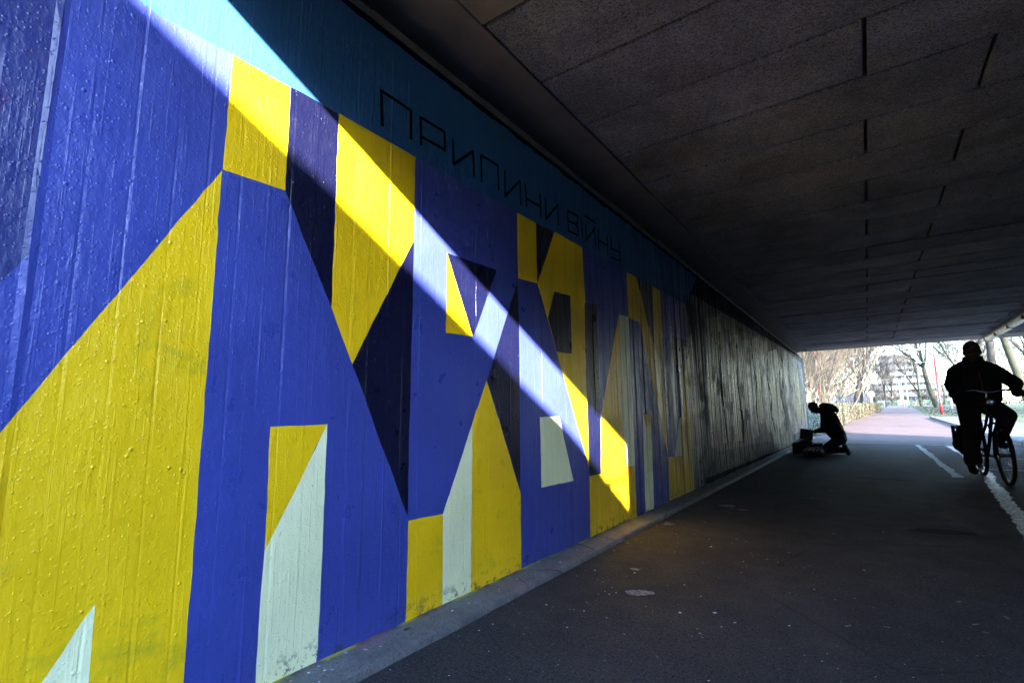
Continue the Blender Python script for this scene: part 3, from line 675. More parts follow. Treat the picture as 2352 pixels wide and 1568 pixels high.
for a,d in ((aR,(0,-1,-.35)),(aL,(0,-1,-.2))):
    s=MB(); A=Vector(a); D=Vector(d).normalized(); U=Vector((0,0,1)); M=frame(D,U)
    s.ell(A+D*.07+Vector((0,0,-.075)),.048,.125,.038,14,10,M=M); s.ell(A+Vector((0,.01,-.045)),.046,.055,.06,12,8,M=M); s.ell(A+D*.13+Vector((0,0,-.075)),.05,.07,.036,12,8,M=M)
    fuse('shoe',s,.008,m_shoe,cyc,2)
hm=MB(); M=frame((-.10,-1,-.06),(0,-.06,1)); c=Vector((2.868,8.945,1.643))
hm.ell(c+M@Vector((0,-.036,.040)),.0905,.103,.096,18,14,M=M)
fuse('hair',hm,.01,m_pate,cyc,2)
gl=MB()
for s in (-1,1):
    ctr=c+M@Vector((s*.040,.122,.018)); gl.tube([ctr+M@Vector((.029*math.cos(q),0,.019*math.sin(q))) for q in [2*math.pi*i/16 for i in range(16)]],.0022,6,closed=True)
    gl.tube([ctr+M@Vector((s*.029,0,.004)),c+M@Vector((s*.096,.07,.014)),c+M@Vector((s*.100,-.01,.008))],.002,6)
gl.tube([c+M@Vector((-.010,.125,.022)),c+M@Vector((.010,.125,.022))],.0022,6)
def toloc(o,root): o.parent=root; o.matrix_parent_inverse=Matrix.Translation(-Vector(root.location)); return o
toloc(gl.build('glasses',m_steelblk),cyc)
pp=MB(); pp.tube([(2.99,8.905,1.43),(3.06,8.925,1.445),(3.10,8.94,1.45)],.0035,6); pp.tube([(2.90,8.885,1.36),(2.91,8.89,1.2),(2.915,8.9,1.1)],.003,6)
pp.tube([(2.545,8.85,1.195),(2.575,8.79,1.19),(2.61,8.78,1.175)],.006,6); pp.tube([(3.262,8.78,1.20),(3.27,8.80,1.16),(3.25,8.80,1.13)],.007,6)
toloc(pp.build('piping',m_orange),cyc)
gv=MB(); hand(gv,wR,(.05,-1,-.1),(0,-.1,1),1,1.05,1.2); fuse('glove',gv,.007,m_jacket,cyc,2)
gv=MB(); hand(gv,wL,(-.03,-1,-.15),(0,-.1,1),-1,1.05,1.3); fuse('glove',gv,.007,m_jacket,cyc,2)
# --- bicycle
bk=empty('bicycle',(2.88,8.75,0),label='black city bicycle with chrome handlebar ridden by the man in black',cat='bicycle')
def addb(o): return toloc(o,bk)
def wheel(c,hd,r=.335):
    c=Vector(c); h=Vector(hd).normalized(); ax=Vector((h.y,-h.x,0)); w_=empty('wheel',c); addb(w_)
    N=48; ring=lambda R_,o=0:[h*R_*math.cos(2*math.pi*i/N)+Vector((0,0,1))*R_*math.sin(2*math.pi*i/N)+ax*o for i in range(N)]
    MB().tube(ring(r-.02),.021,8,closed=True).build('tyre',m_rubber,w_,smooth=True)
    MB().tube(ring(r-.046),.011,8,closed=True).build('rim',m_chrome,w_,smooth=True)
    sp=MB()
    for i in range(28):
        t=2*math.pi*i/28; q=(-1)**i; p=h*math.cos(t)*(r-.05)+Vector((0,0,1))*math.sin(t)*(r-.05); t2=t+.5*((-1)**(i//2)); s0=h*math.cos(t2)*.03+Vector((0,0,1))*math.sin(t2)*.03+ax*.03*q
        sp.tube([s0,p],.0014,4,cap=False)
    sp.tube([ax*-.05,ax*.05],.022,12); sp.build('spokes',m_chrome,w_)
    return w_,h,ax,c
fh=(.055,-1,0)
wheel((2.92,8.19,.345),fh,.345); wheel((2.85,9.27,.345),(.04,-1,0),.345)
BB=Vector((2.868,8.93,.285)); ST=Vector((2.858,9.12,.86)); HT=Vector((2.878,8.475,.93)); HB=Vector((2.884,8.42,.74)); RA=Vector((2.85,9.27,.345))
f=MB(); f.tube([HT,HB],.02,10); f.tube([HB+Vector((0,.02,.02)),(2.874,8.68,.48),BB],.019,10); f.tube([HT+Vector((0,.02,-.05)),(2.868,8.78,.66),(2.862,9.03,.55)],.016,10); f.tube([BB,ST],.016,10)
for s in (-1,1):
    f.tube([BB+Vector((s*.03,.02,0)),RA+Vector((s*.065,0,0))],.010,8); f.tube([(2.86+s*.02,9.07,.72),RA+Vector((s*.065,0,0))],.008,8)
addb(f.build('frame',m_steelblk,smooth=True))
f=MB()
FA=Vector((2.92,8.19,.345)); ax=Vector((-1,-.055,0)).normalized()
for s in (-1,1): f.tube([HB+Vector((0,-.01,-.02)),HB+Vector((0.006,-.05,-.05))+ax*.05*s,FA+Vector((0,.07,.17))+ax*.055*s,FA+ax*.055*s],[.016,.013,.011,.009],8)
addb(f.build('fork',m_steelblk,smooth=True))
f=MB(); f.tube([HT,(2.876,8.50,1.02),(2.876,8.455,1.085)],.014,10)
f.tube([(2.565,8.62,1.085),(2.60,8.56,1.09),(2.66,8.49,1.105),(2.76,8.445,1.118),(2.82,8.45,1.10),(2.876,8.45,1.088),(2.94,8.445,1.09),(3.0,8.44,1.105),(3.07,8.475,1.118),(3.13,8.54,1.10),(3.17,8.62,1.09)],.0125,10)
f.tube([(2.72,8.43,1.085),(2.80,8.36,1.06),(2.87,8.37,1.0)],.004,6)
addb(f.build('handlebar',m_chrome,smooth=True))
for p in (((2.565,8.64,1.083),(2.60,8.56,1.09)),((3.175,8.635,1.087),(3.13,8.54,1.10))):
    addb(MB().tube(p,.018,10).build('grip',m_rubber,smooth=True))
for s,p in ((1,[(2.69,8.455,1.10),(2.62,8.47,1.05),(2.57,8.55,1.035)]),(-1,[(3.06,8.44,1.105),(3.12,8.455,1.05),(3.165,8.53,1.03)])):
    addb(MB().tube(p,[.008,.007,.009],8).build('brake_lever',m_steelblk,smooth=True))
addb(MB().tube([(3.05,8.45,1.1),(3.0,8.36,1.0),(2.93,8.38,.85),(2.90,8.36,.75)],.004,6).tube([(2.7,8.45,1.1),(2.78,8.35,.98),(2.87,8.38,.88)],.004,6).build('cable',m_rubber))
lm=MB(); M=Matrix.Translation((2.885,8.36,.965))@Matrix.Rotation(R(90),4,'X'); lm.lathe([(.012,-.05),(.035,-.03),(.045,.02),(.045,.035),(.03,.04)],16,M=M); o=addb(lm.build('headlamp',m_chrome,smooth=True))
addb(MB().bbox(2.86,2.91,8.38,8.42,.93,1.0,.006).build('lamp_bracket',m_steelblk))
s=MB(); s.ell((2.858,9.15,.925),.095,.12,.035,16,8); s.ell((2.858,9.02,.925),.035,.12,.025,12,8); s.tube([(2.858,9.12,.86),(2.858,9.13,.91)],.013,8); addb(s.build('saddle',m_steelblk,smooth=True))
def fender(c,h,a0,a1,r,nm):
    c=Vector(c);h=Vector(h).normalized();ax=Vector((h.y,-h.x,0)); m=MB(); N=20; v=[]
    for i in range(N+1):
        t=a0+(a1-a0)*i/N; d=h*math.cos(t)+Vector((0,0,1))*math.sin(t)
        for w_,k in ((-.028,-.012),(-.018,0),(.018,0),(.028,-.012)): v.append(c+d*(r+k)+ax*w_)
    m.add(v,[(i*4+q,i*4+q+1,i*4+q+5,i*4+q+4) for i in range(N) for q in range(3)]); return addb(m.build(nm,m_steelblk,smooth=True))
fender((2.92,8.19,.345),fh,R(60),R(190),.37,'mudguard'); fender((2.85,9.27,.345),(.04,-1,0),R(40),R(200),.37,'mudguard')
rk=MB()
for s in (-1,1): rk.tube([(2.855+s*.06,9.12,.73),(2.85+s*.06,9.55,.74)],.006,6); rk.tube([(2.85+s*.065,9.27,.36),(2.85+s*.06,9.42,.735)],.005,6)
for q in (9.15,9.3,9.45,9.55): rk.tube([(2.79,q,.735),(2.915,q,.735)],.005,6)
addb(rk.build('luggage_rack',m_steelblk,smooth=True))
ck=MB(); ck.tube([BB+Vector((-.07,0,0)),BB+Vector((.07,0,0))],.02,10)
ck.tube([BB+Vector((-.07,0,0)),(2.795,8.90,.115)],.010,8); ck.tube([BB+Vector((.07,0,0)),(2.945,8.95,.455)],.010,8)
ck.bbox(2.66,2.79,8.85,8.94,.095,.12,.005); ck.bbox(2.95,3.07,8.90,8.99,.435,.46,.005); addb(ck.build('crank',m_chrome))
addb(MB().prism([(8.80,.24),(8.86,.37),(9.02,.37),(9.32,.41),(9.36,.33),(9.3,.28),(9.0,.2),(8.88,.19)],2.775,2.80,fn=lambda a,b_,c_:(c_,a,b_)).build('chain_guard',m_steelblk))
# pannier
m_bag=simple('black_bag_canvas',(.01,.01,.011),.8,ns=20,amt=.3,bs=40,bh=.006)
pn=empty('pannier_bag',(2.70,9.48,0),label='black pannier bag hanging beside the rear wheel of the bicycle',cat='bag')
b=MB(); b.ell((2.70,9.48,.45),.075,.16,.20,14,10); b.bbox(2.66,2.765,9.36,9.60,.34,.62,.03); b.ell((2.64,9.47,.40),.05,.13,.09,12,8); fuse('bag_body',b,.012,m_bag,pn,4)
toloc(MB().bbox(2.655,2.78,9.35,9.61,.60,.66,.02).build('flap',m_bag),pn); 
for yy in (9.38,9.58): toloc(MB().bbox(2.612,2.632,yy-.012,yy+.012,.42,.66,.003).build('strap',m_jacket),pn)
# --- kneeling man (faces the wall, -x)
YM=12.35
kn=empty('person',(1.05,YM,0),label='man in a dark hooded jacket kneeling on the ground and bending over a cardboard box',cat='person')
b=MB(); P_,M_=head(b,(.735,YM,.955),(-.62,0,-.78),(-.55,0,.83),1.0)
T=[((.80,YM,.915),.058),((.89,YM,.87),.065),((.98,YM,.76),.11),((1.05,YM,.58),.11),((1.12,YM,.37),.105)]
limb(b,T)
ar=[]; lg=[]
for s in (-1,1):
    S_,E_,W_=(.93,YM+s*.17,.80),(.89,YM+s*.19,.515),(.745,YM+s*.09,.475)
    Hh,K_,A_=(1.14,YM+s*.09,.32),(.83,YM+s*.11,.085),(1.19,YM+s*.10,.10)
    ar.append((S_,E_,W_)); lg.append((Hh,K_,A_))
    limb(b,[((.96,YM,.80),.07),(S_,.056),(E_,.042),(W_,.028)]); limb(b,[((1.13,YM,.36),.1),(Hh,.078),(K_,.058),(A_,.038)])
    hand(b,W_,(-.9,-s*.2,-.35),(-.3,-s*.25,.9),-s,.45)
fuse('body',b,.0085,m_skin,kn,3)
j=MB()
limb(j,[((.95,YM,.83),.12),((.99,YM,.74),.16),((1.03,YM,.60),.165),((1.07,YM,.47),.165),((1.11,YM,.40),.15)])
for s in (-1,1): limb(j,[((.96,YM+s*.10,.78),.12),((1.02,YM+s*.10,.60),.14),((1.10,YM+s*.09,.42),.14)])
limb(j,[((1.0,YM,.88),.10),((.94,YM,.93),.085)])
for S_,E_,W_ in ar: limb(j,[((.97,YM,.80),.1),(S_,.085),((Vector(S_)+Vector(E_))/2,.075),(E_,.07),(W_,.045)])
fuse('jacket',j,.011,m_hood,kn,3)
h=MB(); h.tube([(.85,YM,.93),(.93,YM,.965),(1.0,YM,.985)],[.085,.105,.07],14); limb(h,[((.97,YM,.99),.07),((1.05,YM,.96),.075),((1.13,YM,.90),.05)])
for s in (-1,1): limb(h,[((.95,YM+s*.06,.98),.055),((1.08,YM+s*.06,.93),.055)])
fuse('hood',h,.01,m_hood,kn,3)
t=MB()
for Hh,K_,A_ in lg: limb(t,[((1.13,YM,.33),.14),(Hh,.115),((Vector(Hh)+Vector(K_))/2,.092),((K_[0],K_[1],K_[2]),.08),((Vector(K_)+Vector(A_))/2,.07),(A_,.055)])
fuse('trousers',t,.011,m_jeans,kn,3)
for Hh,K_,A_ in lg:
    s=MB(); A=Vector(A_); D=Vector((.22,0,-1)).normalized(); M=frame((.30,0,-1),(1,0,.3))
    s.ell(A+Vector((.035,0,.02)),.042,.115,.042,14,10,M=M); s.ell(A+Vector((.06,0,-.05)),.046,.06,.036,12,8,M=M); s.ell(A+Vector((.02,0,.07)),.042,.05,.045,12,8,M=M)
    fuse('shoe',s,.008,m_shoe,kn,2)
    q=MB(); q.ell(A+Vector((.078,0,.015)),.04,.115,.012,14,8,M=M); toloc(q.build('sole',m_sole,smooth=True),kn)
hm=MB(); hm.ell(Vector((.735,YM,.955))+M_@Vector((0,-.022,.038)),.079,.096,.092,18,14,M=M_); fuse('hair',hm,.01,m_hair,kn,2)
# ------------------------------------------------------------------ boxes and spray cans
def carton(name,x,y,z,w,d,h,lab,rz=0,ry=0,openf=True,mark=True):
    t=empty(name,(x,y,z),0,lab,'box'); t.rotation_euler=(0,ry,rz); c=MB(); th=.005
    c.box(-w/2,w/2,-d/2,d/2,0,th); c.box(-w/2,-w/2+th,-d/2,d/2,th,h); c.box(w/2-th,w/2,-d/2,d/2,th,h)
    c.box(-w/2+th,w/2-th,-d/2,-d/2+th,th,h); c.box(-w/2+th,w/2-th,d/2-th,d/2,th,h); c.build('box_body',m_card,t)
    if openf:
        for (a,b_,ang,ax_) in ((-w/2,0,R(-130),'Y'),(w/2,0,R(125),'Y')):
            M=Matrix.Translation((a,0,h))@Matrix.Rotation(ang,4,ax_); c=MB(); c.box(-.002,.002,-d/2+.004,d/2-.004,0,w*.42,M=M@Matrix.Rotation(R(180) if False else 0,4,'X')); c.build('flap',m_card,t)
        M=Matrix.Translation((0,-d/2,h))@Matrix.Rotation(R(112),4,'X'); MB().box(-w/2+.004,w/2-.004,-.002,.002,0,d*.35,M=M).build('flap',m_card,t)
    if mark:
        y0=-d/2-.0012; MB().add([(-.035,y0,h*.42),(.035,y0,h*.42),(0,y0,h*.24)],[(0,1,2)]).build('printed_arrow',m_inkk,t)
    return t
carton('cardboard_box',.375,12.50,0,.23,.30,.215,'open cardboard box on the ground nearest the wall',.03)
carton('cardboard_box',.50,12.62,0,.26,.28,.24,'dark cardboard box standing behind the front boxes',.0,openf=False,mark=False)
carton('cardboard_box',.535,12.38,.295,.235,.24,.215,'tilted cardboard box held by the kneeling man',.05,R(9),openf=False)
carton('cardboard_box',.72,12.70,0,.17,.24,.20,'small open cardboard box beside the knee of the kneeling man',-.08,mark=False)
MB().bbox(.43,.62,12.27,12.50,.24,.292,.003).build('box_lid',m_card,None,label='flat cardboard lid under the tilted box',cat='lid')
m_can=simple('spray_can_metal',(.5,.52,.55),.22,1.0); caps=[simple('cap_'+n,c,.4) for n,c in (('black',(.01,.01,.01)),('yellow',(.7,.5,.02)),('white',(.6,.6,.6)),('blue',(.03,.06,.3)),('grey',(.2,.2,.2)),('navy',(.01,.01,.06)))]
capn=['black','yellow','white','blue','grey','navy']; bands=[simple('can_band_'+n,c,.35) for n,c in (('dark',(.01,.012,.015)),('teal',(.02,.08,.09)))]
xs_=[.588,.655,.722,.789,.856,.60,.668,.735,.80]; 
names_=['left end','second from left','middle','second from right','right end']
for i,x in enumerate(xs_):
    front=i<5; yy=11.42 if front else 11.50; ci=i%6
    t=empty('spray_can',(x+random.uniform(-.002,.002),yy,0.004),0,('spray can with %s cap, front row of the pack, %s'%(capn[ci],names_[i]) if front else 'spray can with %s cap in the back row of the pack'%capn[ci]),'spray can','spray cans packed in a wire crate')
    MB().lathe([(.029,0),(.032,.003),(.032,.150),(.030,.157),(.018,.166)],20).build('can_body',m_can,t,smooth=True)
    MB().lathe([(.0324,.03),(.0324,.125)],20).build('label_band',bands[i%2],t,smooth=True) if i%2 else None
    MB().lathe([(.024,.160),(.024,.186),(.021,.192),(.008,.193)],16).build('cap',caps[ci],t,smooth=True)
cr=MB()
for z in (.004,.07,.135):
    cr.tube([(.548,11.38,z),(.90,11.38,z),(.90,11.545,z),(.548,11.545,z)],.0022,6,closed=True)
for x in [.548+.044*i for i in range(9)]:
    cr.tube([(x,11.378,.004),(x,11.378,.135)],.0016,5); cr.tube([(x,11.547,.004),(x,11.547,.135)],.0016,5)
tag(cr.build('wire_crate',m_chrome),'low wire crate holding a pack of metal spray cans','crate')
# ------------------------------------------------------------------ winter trees and shrubs
m_bark=simple('grey_green_bark',(.017,.017,.009),.9,ns=3,amt=.5,bs=18,bh=.03,c2=(.014,.016,.007))
m_barkd=simple('dark_bark',(.014,.012,.01),.9,ns=3,amt=.5,bs=18,bh=.03)
m_twig=simple('pale_twigs',(.055,.042,.028),.8,ns=.6,amt=.45)
m_twig2=simple('brown_twigs',(.017,.013,.010),.8,ns=.6,amt=.45)
RMIN=[.004]
def branch(rnd,tm,wm,p,d,L,r,lvl,maxl,spread=.55,up=.12,thick_l=1):
    p=Vector(p); d=Vector(d).normalized(); n=4 if lvl<2 else 3; pts=[p]; rad=[r]; dirs=[d]
    for i in range(n):
        d=(d+Vector((rnd.gauss(0,.16),rnd.gauss(0,.16),rnd.gauss(0,.1)+up*(lvl>0)*.6))).normalized(); p=p+d*L/n; pts.append(p); rad.append(r*(1-.62*(i+1)/n)); dirs.append(d)
    (tm if lvl<=thick_l else wm).tube(pts,rad,7 if lvl==0 else (5 if lvl==1 else 3),cap=False)
    if lvl>=maxl: return
    k={0:6,1:6,2:6,3:5}.get(lvl,4)
    for i in range(k):
        t=rnd.uniform(.35 if lvl==0 else .2,1.0); q=t*n; a=int(min(n-1,q)); base=pts[a].lerp(pts[a+1],q-a); dd=dirs[a+1]
        o=Vector((rnd.gauss(0,1),rnd.gauss(0,1),rnd.gauss(0,.6))); o=(o-dd*o.dot(dd)).normalized()
        nd=(dd+o*rnd.uniform(spread*.7,spread*1.6)+Vector((0,0,up))).normalized()
        branch(rnd,tm,wm,base,nd,L*rnd.uniform(.45,.72),max(RMIN[0],rad[a]*rnd.uniform(.4,.6)),lvl+1,maxl,spread,up,thick_l)
def tree(x,y,h,r,seed,lab,lean=(0,0),z=None,maxl=4,bark=m_bark,tw=m_twig2,name='bare_tree',group=None,spread=.55,fork=.4):
    RMIN[0]=max(.005,.00018*y)
    rnd=random.Random(seed); z=gz(y)-.05 if z is None else z
    t=empty(name,(x,y,z),0,lab,'tree',group); tm=MB(); wm=MB()
    p0=Vector((0,0,0)); hf=h*fork; p1=Vector((lean[0]*hf,lean[1]*hf,hf))
    mid=p0.lerp(p1,.5)+Vector((rnd.uniform(-.1,.1),rnd.uniform(-.1,.1),0))
    tm.tube([p0-Vector((0,0,.1)),p0+Vector((0,0,.15)),mid,p1],[r*1.5,r*1.1,r*.92,r*.8],10,cap=False)
    nl=rnd.choice((3,4,4,5))
    for i in range(nl):
        a=2*math.pi*(i+rnd.random()*.6)/nl; s=rnd.uniform(.3,.75) if i else .15
        d=Vector((math.cos(a)*s+lean[0],math.sin(a)*s+lean[1],1)); st=p1 if rnd.random()<.6 else mid.lerp(p1,rnd.uniform(.3,1))
        branch(rnd,tm,wm,st,d,(h-hf)*rnd.uniform(.65,1.0),r*rnd.uniform(.4,.62),1,maxl,spread)
    tm.build('trunk',bark,t,smooth=True); wm.build('crown',tw,t); return t
def shrub(x,y,h,w,n,seed,lab,tw=m_twig,group=None,sub=3,z=None,fan=.35,rad=.03,name='bare_shrub'):
    RMIN[0]=max(.005,.00018*y)
    rnd=random.Random(seed); z=gz(y)-.05+max(0,min(1.6,(-x-1)*.10)) if z is None else z
    t=empty(name,(x,y,z),0,lab,'shrub',group); tm=MB(); wm=MB()
    for i in range(n):
        px,py=rnd.gauss(0,w*.33),rnd.gauss(0,w*.33); a=rnd.uniform(0,6.28); s=abs(rnd.gauss(0,fan))
        branch(rnd,tm,wm,(px,py,0),(math.cos(a)*s,math.sin(a)*s,1),h*rnd.uniform(.55,1.1),rad*rnd.uniform(.5,1.2),1,sub,.5,.1)
    tm.build('stems',tw if tw!=m_twig2 else m_bark,t,smooth=True); wm.build('twigs',tw,t); return t
def leafmass(m,rnd,x0,x1,y0,y1,z0,z1,n,s,nm=3):
    for i in range(n):
        x,y,z=rnd.uniform(x0,x1),rnd.uniform(y0,y1),rnd.uniform(z0,z1); a=Vector((rnd.gauss(0,1),rnd.gauss(0,1),rnd.gauss(0,1))).normalized(); b=a.orthogonal().normalized(); c=a.cross(b); k=s*rnd.uniform(.5,1.3); p=Vector((x,y,z))
        m.add([p-b*k,p-c*k*.5,p+b*k,p+c*k*.5],[(0,1,2,3)],rnd.choices(range(nm),[5,3,2][:nm])[0])
beech=[simple('dry_beech_leaf',(.065,.048,.024),.7),simple('green_hedge_leaf',(.015,.022,.006),.6),simple('olive_hedge_leaf',(.05,.046,.018),.7)]
ivy=[simple('dark_ivy_leaf',(.03,.055,.03),.35),simple('ivy_leaf',(.06,.09,.045),.35),simple('grey_twig_leaf',(.16,.17,.15),.6)]
# hedge along the left of the red path
rnd=random.Random(5)
hd=empty('hedge',(.5,26,gz(26)),label='low clipped hedge with dry brown leaves along the left of the red path',cat='hedge')
hm_=MB(); core=MB(); 
for i in range(34):
    y0=25.0+i; xx=.38+(y0-25)*.0705; z0=gz(y0)-gz(26); hh=1.02-.006*i+.05*noise.noise(Vector((i*.7,0,0)))
    core.box(xx-.55-.5,xx-.1-.5,y0-26,y0-25.02,z0-.1,z0+hh-.15)
    leafmass(hm_,rnd,xx-1.15,xx-.48,y0-26,y0-24.98,z0-.02,z0+hh,620 if i<20 else 420,.045)
    for k in range(8):
        px=xx-.5-rnd.uniform(.0,.6); py=y0-26+rnd.random(); hm_.tube([(px,py,z0),(px+rnd.gauss(0,.06),py+rnd.gauss(0,.06),z0+hh*rnd.uniform(.8,1.08))],.008,3,2)
core.build('branch_core',m_barkd,hd); o=hm_.build('foliage',beech,hd)
iv=empty('ivy_shrub',(-.55,22.2,0),label='dark green leafy shrub just outside the end of the mural wall, behind the kneeling man',cat='shrub')
m=MB(); rnd=random.Random(9)
for i in range(5200):
    a=rnd.uniform(0,6.28); rr=rnd.random()**.5; p=Vector((.35+.75*rr*math.cos(a),.3+1.9*rr*math.sin(a),.05+1.15*(1-rr*rr*.5)*rnd.random())); n_=Vector((rnd.gauss(0,1),rnd.gauss(0,1),rnd.gauss(0,1))).normalized(); b_=n_.orthogonal().normalized()*.04*rnd.uniform(.5,1.2); c_=n_.cross(b_)*.6
    m.add([p-b_,p-c_,p+b_,p+c_],[(0,1,2,3)],rnd.choices((0,1,2),(5,3,2))[0])
for i in range(60):
    px,py=.35+rnd.gauss(0,.35),.3+rnd.gauss(0,.8); m.tube([(px,py,0),(px+rnd.gauss(0,.15),py+rnd.gauss(0,.15),rnd.uniform(.8,1.4))],.006,3,2)
m.build('foliage',ivy,iv)
# thicket on the left bank
G1='bare shrubs on the left bank'
spec=[(-2.6,29,6.5,1.6,26,1,'tall pale multi-stemmed shrub closest to the end of the wall'),
(-.35,33.3,6.2,1.0,13,2,'pale multi-stemmed shrub fanning out beside the left red pole',),
(-3.2,36,8,2.0,24,3,'dense pale shrub behind the left red pole'),
(-.9,40,6.5,1.3,16,4,'pale shrub with leaning stems behind the clipped hedge'),
(-4.5,46,9,2.2,22,5,'wide bare shrub deep in the left thicket'),
(-1.5,50,7,1.5,16,6,'brown twiggy shrub in the middle of the left thicket'),
(-3,58,9,2,20,7,'far bare shrub at the back of the left thicket')]
for x,y,h,w_,n,s,lab in spec: shrub(x,y,h,w_,n,s,lab,sub=4,group=G1,fan=.28 if s!=2 else .42,rad=.035 if s!=2 else .055,tw=m_twig if s<6 else m_twig2)
tree(.75,47.5,9,.14,21,'dark bare tree leaning right above the clipped hedge',lean=(.22,.1),bark=m_barkd,fork=.3)
tree(1.1,53,9,.13,22,'dark bare tree with two upright limbs behind the hedge',lean=(.1,0),bark=m_barkd,fork=.3)
tree(2.4,72,8,.12,23,'thin bare tree beside the round white sign',bark=m_barkd,fork=.35)
tree(4.0,95,8,.12,24,'small bare tree left of the couple of far walkers',fork=.3)
# right of the path
tree(8.15,75,11,.27,31,'large mossy tree with a dark curved trunk beyond the right red pole',lean=(-.16,0),fork=.42,maxl=4)
tree(8.0,92,10,.22,32,'pale forked tree behind the man walking away',lean=(-.05,0),tw=m_twig,fork=.25)
tree(9.3,60,11,.20,33,'mossy tree with a fan of limbs left of the cyclist',lean=(-.14,0),fork=.3)
tree(8.57,45,13,.23,34,'thick straight tree trunk right of the head of the cyclist',lean=(.02,0),bark=m_barkd,fork=.6)
tree(9.6,42,13,.20,35,'pale leaning tree trunk second right of the cyclist',lean=(-.16,0),fork=.55)
tree(10.9,40,13,.22,36,'dark leaning tree trunk behind the raised arm of the cyclist',lean=(-.30,0),bark=m_barkd,fork=.6)
tree(12.6,46,13,.22,37,'mossy tree at the right edge behind the glove of the cyclist',lean=(-.22,0),fork=.5)
tree(13.5,62,12,.2,38,'further bare tree at the right edge',fork=.4)
bgt=[(12,80,10,'tree'),(16,100,11,''),(13,118,11,''),(20,85,12,''),(18,70,11,''),(22,130,12,''),(-6,75,10,''),(-3,90,10,''),(6.3,140,9,''),(1.5,115,9,'')]
bl_=['bare tree just left of the cyclist, in the second row of trees','far bare tree behind the elbow of the cyclist','far bare tree in front of the right end of the apartment block','bare tree beside the right frame edge, beyond the lawn','bare tree beyond the lawn right of the cyclist','farthest bare tree right of the cyclist','bare tree at the back of the left thicket','bare tree behind the blue-grey board fence','slender bare tree straight beyond the end of the path','bare tree behind the white stepped boards','tall bare tree before the middle of the apartment block','tall bare tree before the right half of the apartment block','tall bare tree before the left end of the apartment block']
for i,(x,y,h,_) in enumerate(bgt):
    tree(x,y,h,.17,60+i,bl_[i],group='bare background trees',maxl=4,fork=.3,tw=m_twig if i%3 else m_twig2)
eg=[simple('dark_yew_leaf',(.015,.03,.012),.6),simple('yew_leaf',(.03,.05,.02),.6)]
yh=empty('sky_blocker_hedge',(-1,-7,0),0,'tall dark evergreen hedge added behind the viewer to block low sky light','hedge'); MB().box(-8,7,-.9,-.3,0,5.6).build('branch_core',m_barkd,yh); m=MB(); rnd=random.Random(4)  # added out of view to keep low sky light off the inner wall
leafmass(m,rnd,-8.2,7.2,-1.1,.05,0,6.0,11000,.10,2); m.build('foliage',eg,yh)
tree(9.0,24.0,10,.19,91,'bare tree right of the far mouth, outside the right frame edge, nearest the bridge',fork=.5,maxl=3)
tree(9.6,26.6,10,.09,92,'thin bare tree right of the far mouth, outside the right frame edge',fork=.5,maxl=3)
tree(10.5,31.5,12,.16,93,'bare tree right of the far mouth, outside the frame, farther along the pavement',fork=.5,maxl=3)
# woodland edge masses
UL=['brown twiggy shrub at the left rear of the thicket','brown twiggy shrub behind the blue-grey board fence','brown twiggy shrub between thicket and white stepped boards','twiggy shrub on the lawn side, right of the big trunks','twiggy shrub at the right frame edge beyond the lawn','far twiggy shrub at the right frame edge','far twiggy shrub behind the left thicket','low twiggy shrub above the hedge end','low twiggy shrub left of the couple of walkers','low twiggy shrub behind the man walking away','twiggy shrub at the foot of the trees by the verge','farther twiggy shrub beyond the lawn at the right','twiggy shrub nearest the lawn at the right','second twiggy shrub beyond the lawn at the right','far low twiggy shrub before the middle of the apartment block','far low twiggy shrub before the left end of the apartment block']
for i in range(16):
    rx=[-7,-5.5,-4,14,17,20,-2,3,8,12,10.5,24,15.5,19,6,0.5][i]; ry=[55,66,78,58,75,92,105,132,134,130,72,80,48,56,150,138][i]
    shrub(rx,ry,(6.5 if i<3 else 2.2+.5*(i%4)) if rx<14 else 5,2.6,16,100+i,UL[i],group='background undergrowth shrubs',tw=m_twig2 if i%2 else m_twig,sub=3,fan=.6,rad=.02)
bush=MB(); rnd=random.Random(31)
for i in range(34):
    cx=-14+i*1.35; cy=137+rnd.uniform(-3,3); r=rnd.uniform(1.0,1.7)
    for k in range(170):
        a=Vector((rnd.gauss(0,1),rnd.gauss(0,1),abs(rnd.gauss(0,1)))).normalized(); p=Vector((cx,cy,1.8))+Vector((a.x*r*1.2,a.y*r,a.z*r*1.15))*rnd.uniform(.7,1.05); b_=a.orthogonal().normalized()*.16*rnd.uniform(.5,1.3); c_=a.cross(b_)
        bush.add([p-b_,p-c_,p+b_,p+c_],[(0,1,2,3)],rnd.choices((0,1,2),(3,5,3))[0])
tag(bush.build('undergrowth',beech,None),'far band of green and brown undergrowth beyond the end of the path',kind='stuff')
wood=MB(); rnd=random.Random(77)
def woodland(m,x0,x1,y0,y1,h,n):
    for i in range(n):
        x,y=rnd.uniform(x0,x1),rnd.uniform(y0,y1); z=gz(y)+rnd.uniform(0,1)**.8*h; a=rnd.gauss(0,.55); L=rnd.uniform(1,3.2); b_=rnd.gauss(0,.4)
        p=Vector((x,y,z)); d_=Vector((a,b_,1)).normalized(); q=p+d_*L*.5+Vector((rnd.gauss(0,.15),0,0)); m.tube([p,q,q+(d_+Vector((rnd.gauss(0,.3),0,0)))*L*.5],[.028,.02,.012],3,rnd.choice((0,0,1)),cap=False)
woodland(wood,-26,.5,95,125,13,5200); woodland(wood,14.5,44,95,125,13,3600); woodland(wood,24,60,50,95,12,2600); woodland(wood,-3,2.0,58,78,8,1300); woodland(wood,17,30,36,64,9,2600); woodland(wood,2.5,14.5,128,140,10,420); woodland(wood,9.5,15,84,96,9,500)
tag(wood.build('woodland',[m_twig2,m_twig],None),'far bare woodland whose brown twigs read as one mass',kind='stuff')
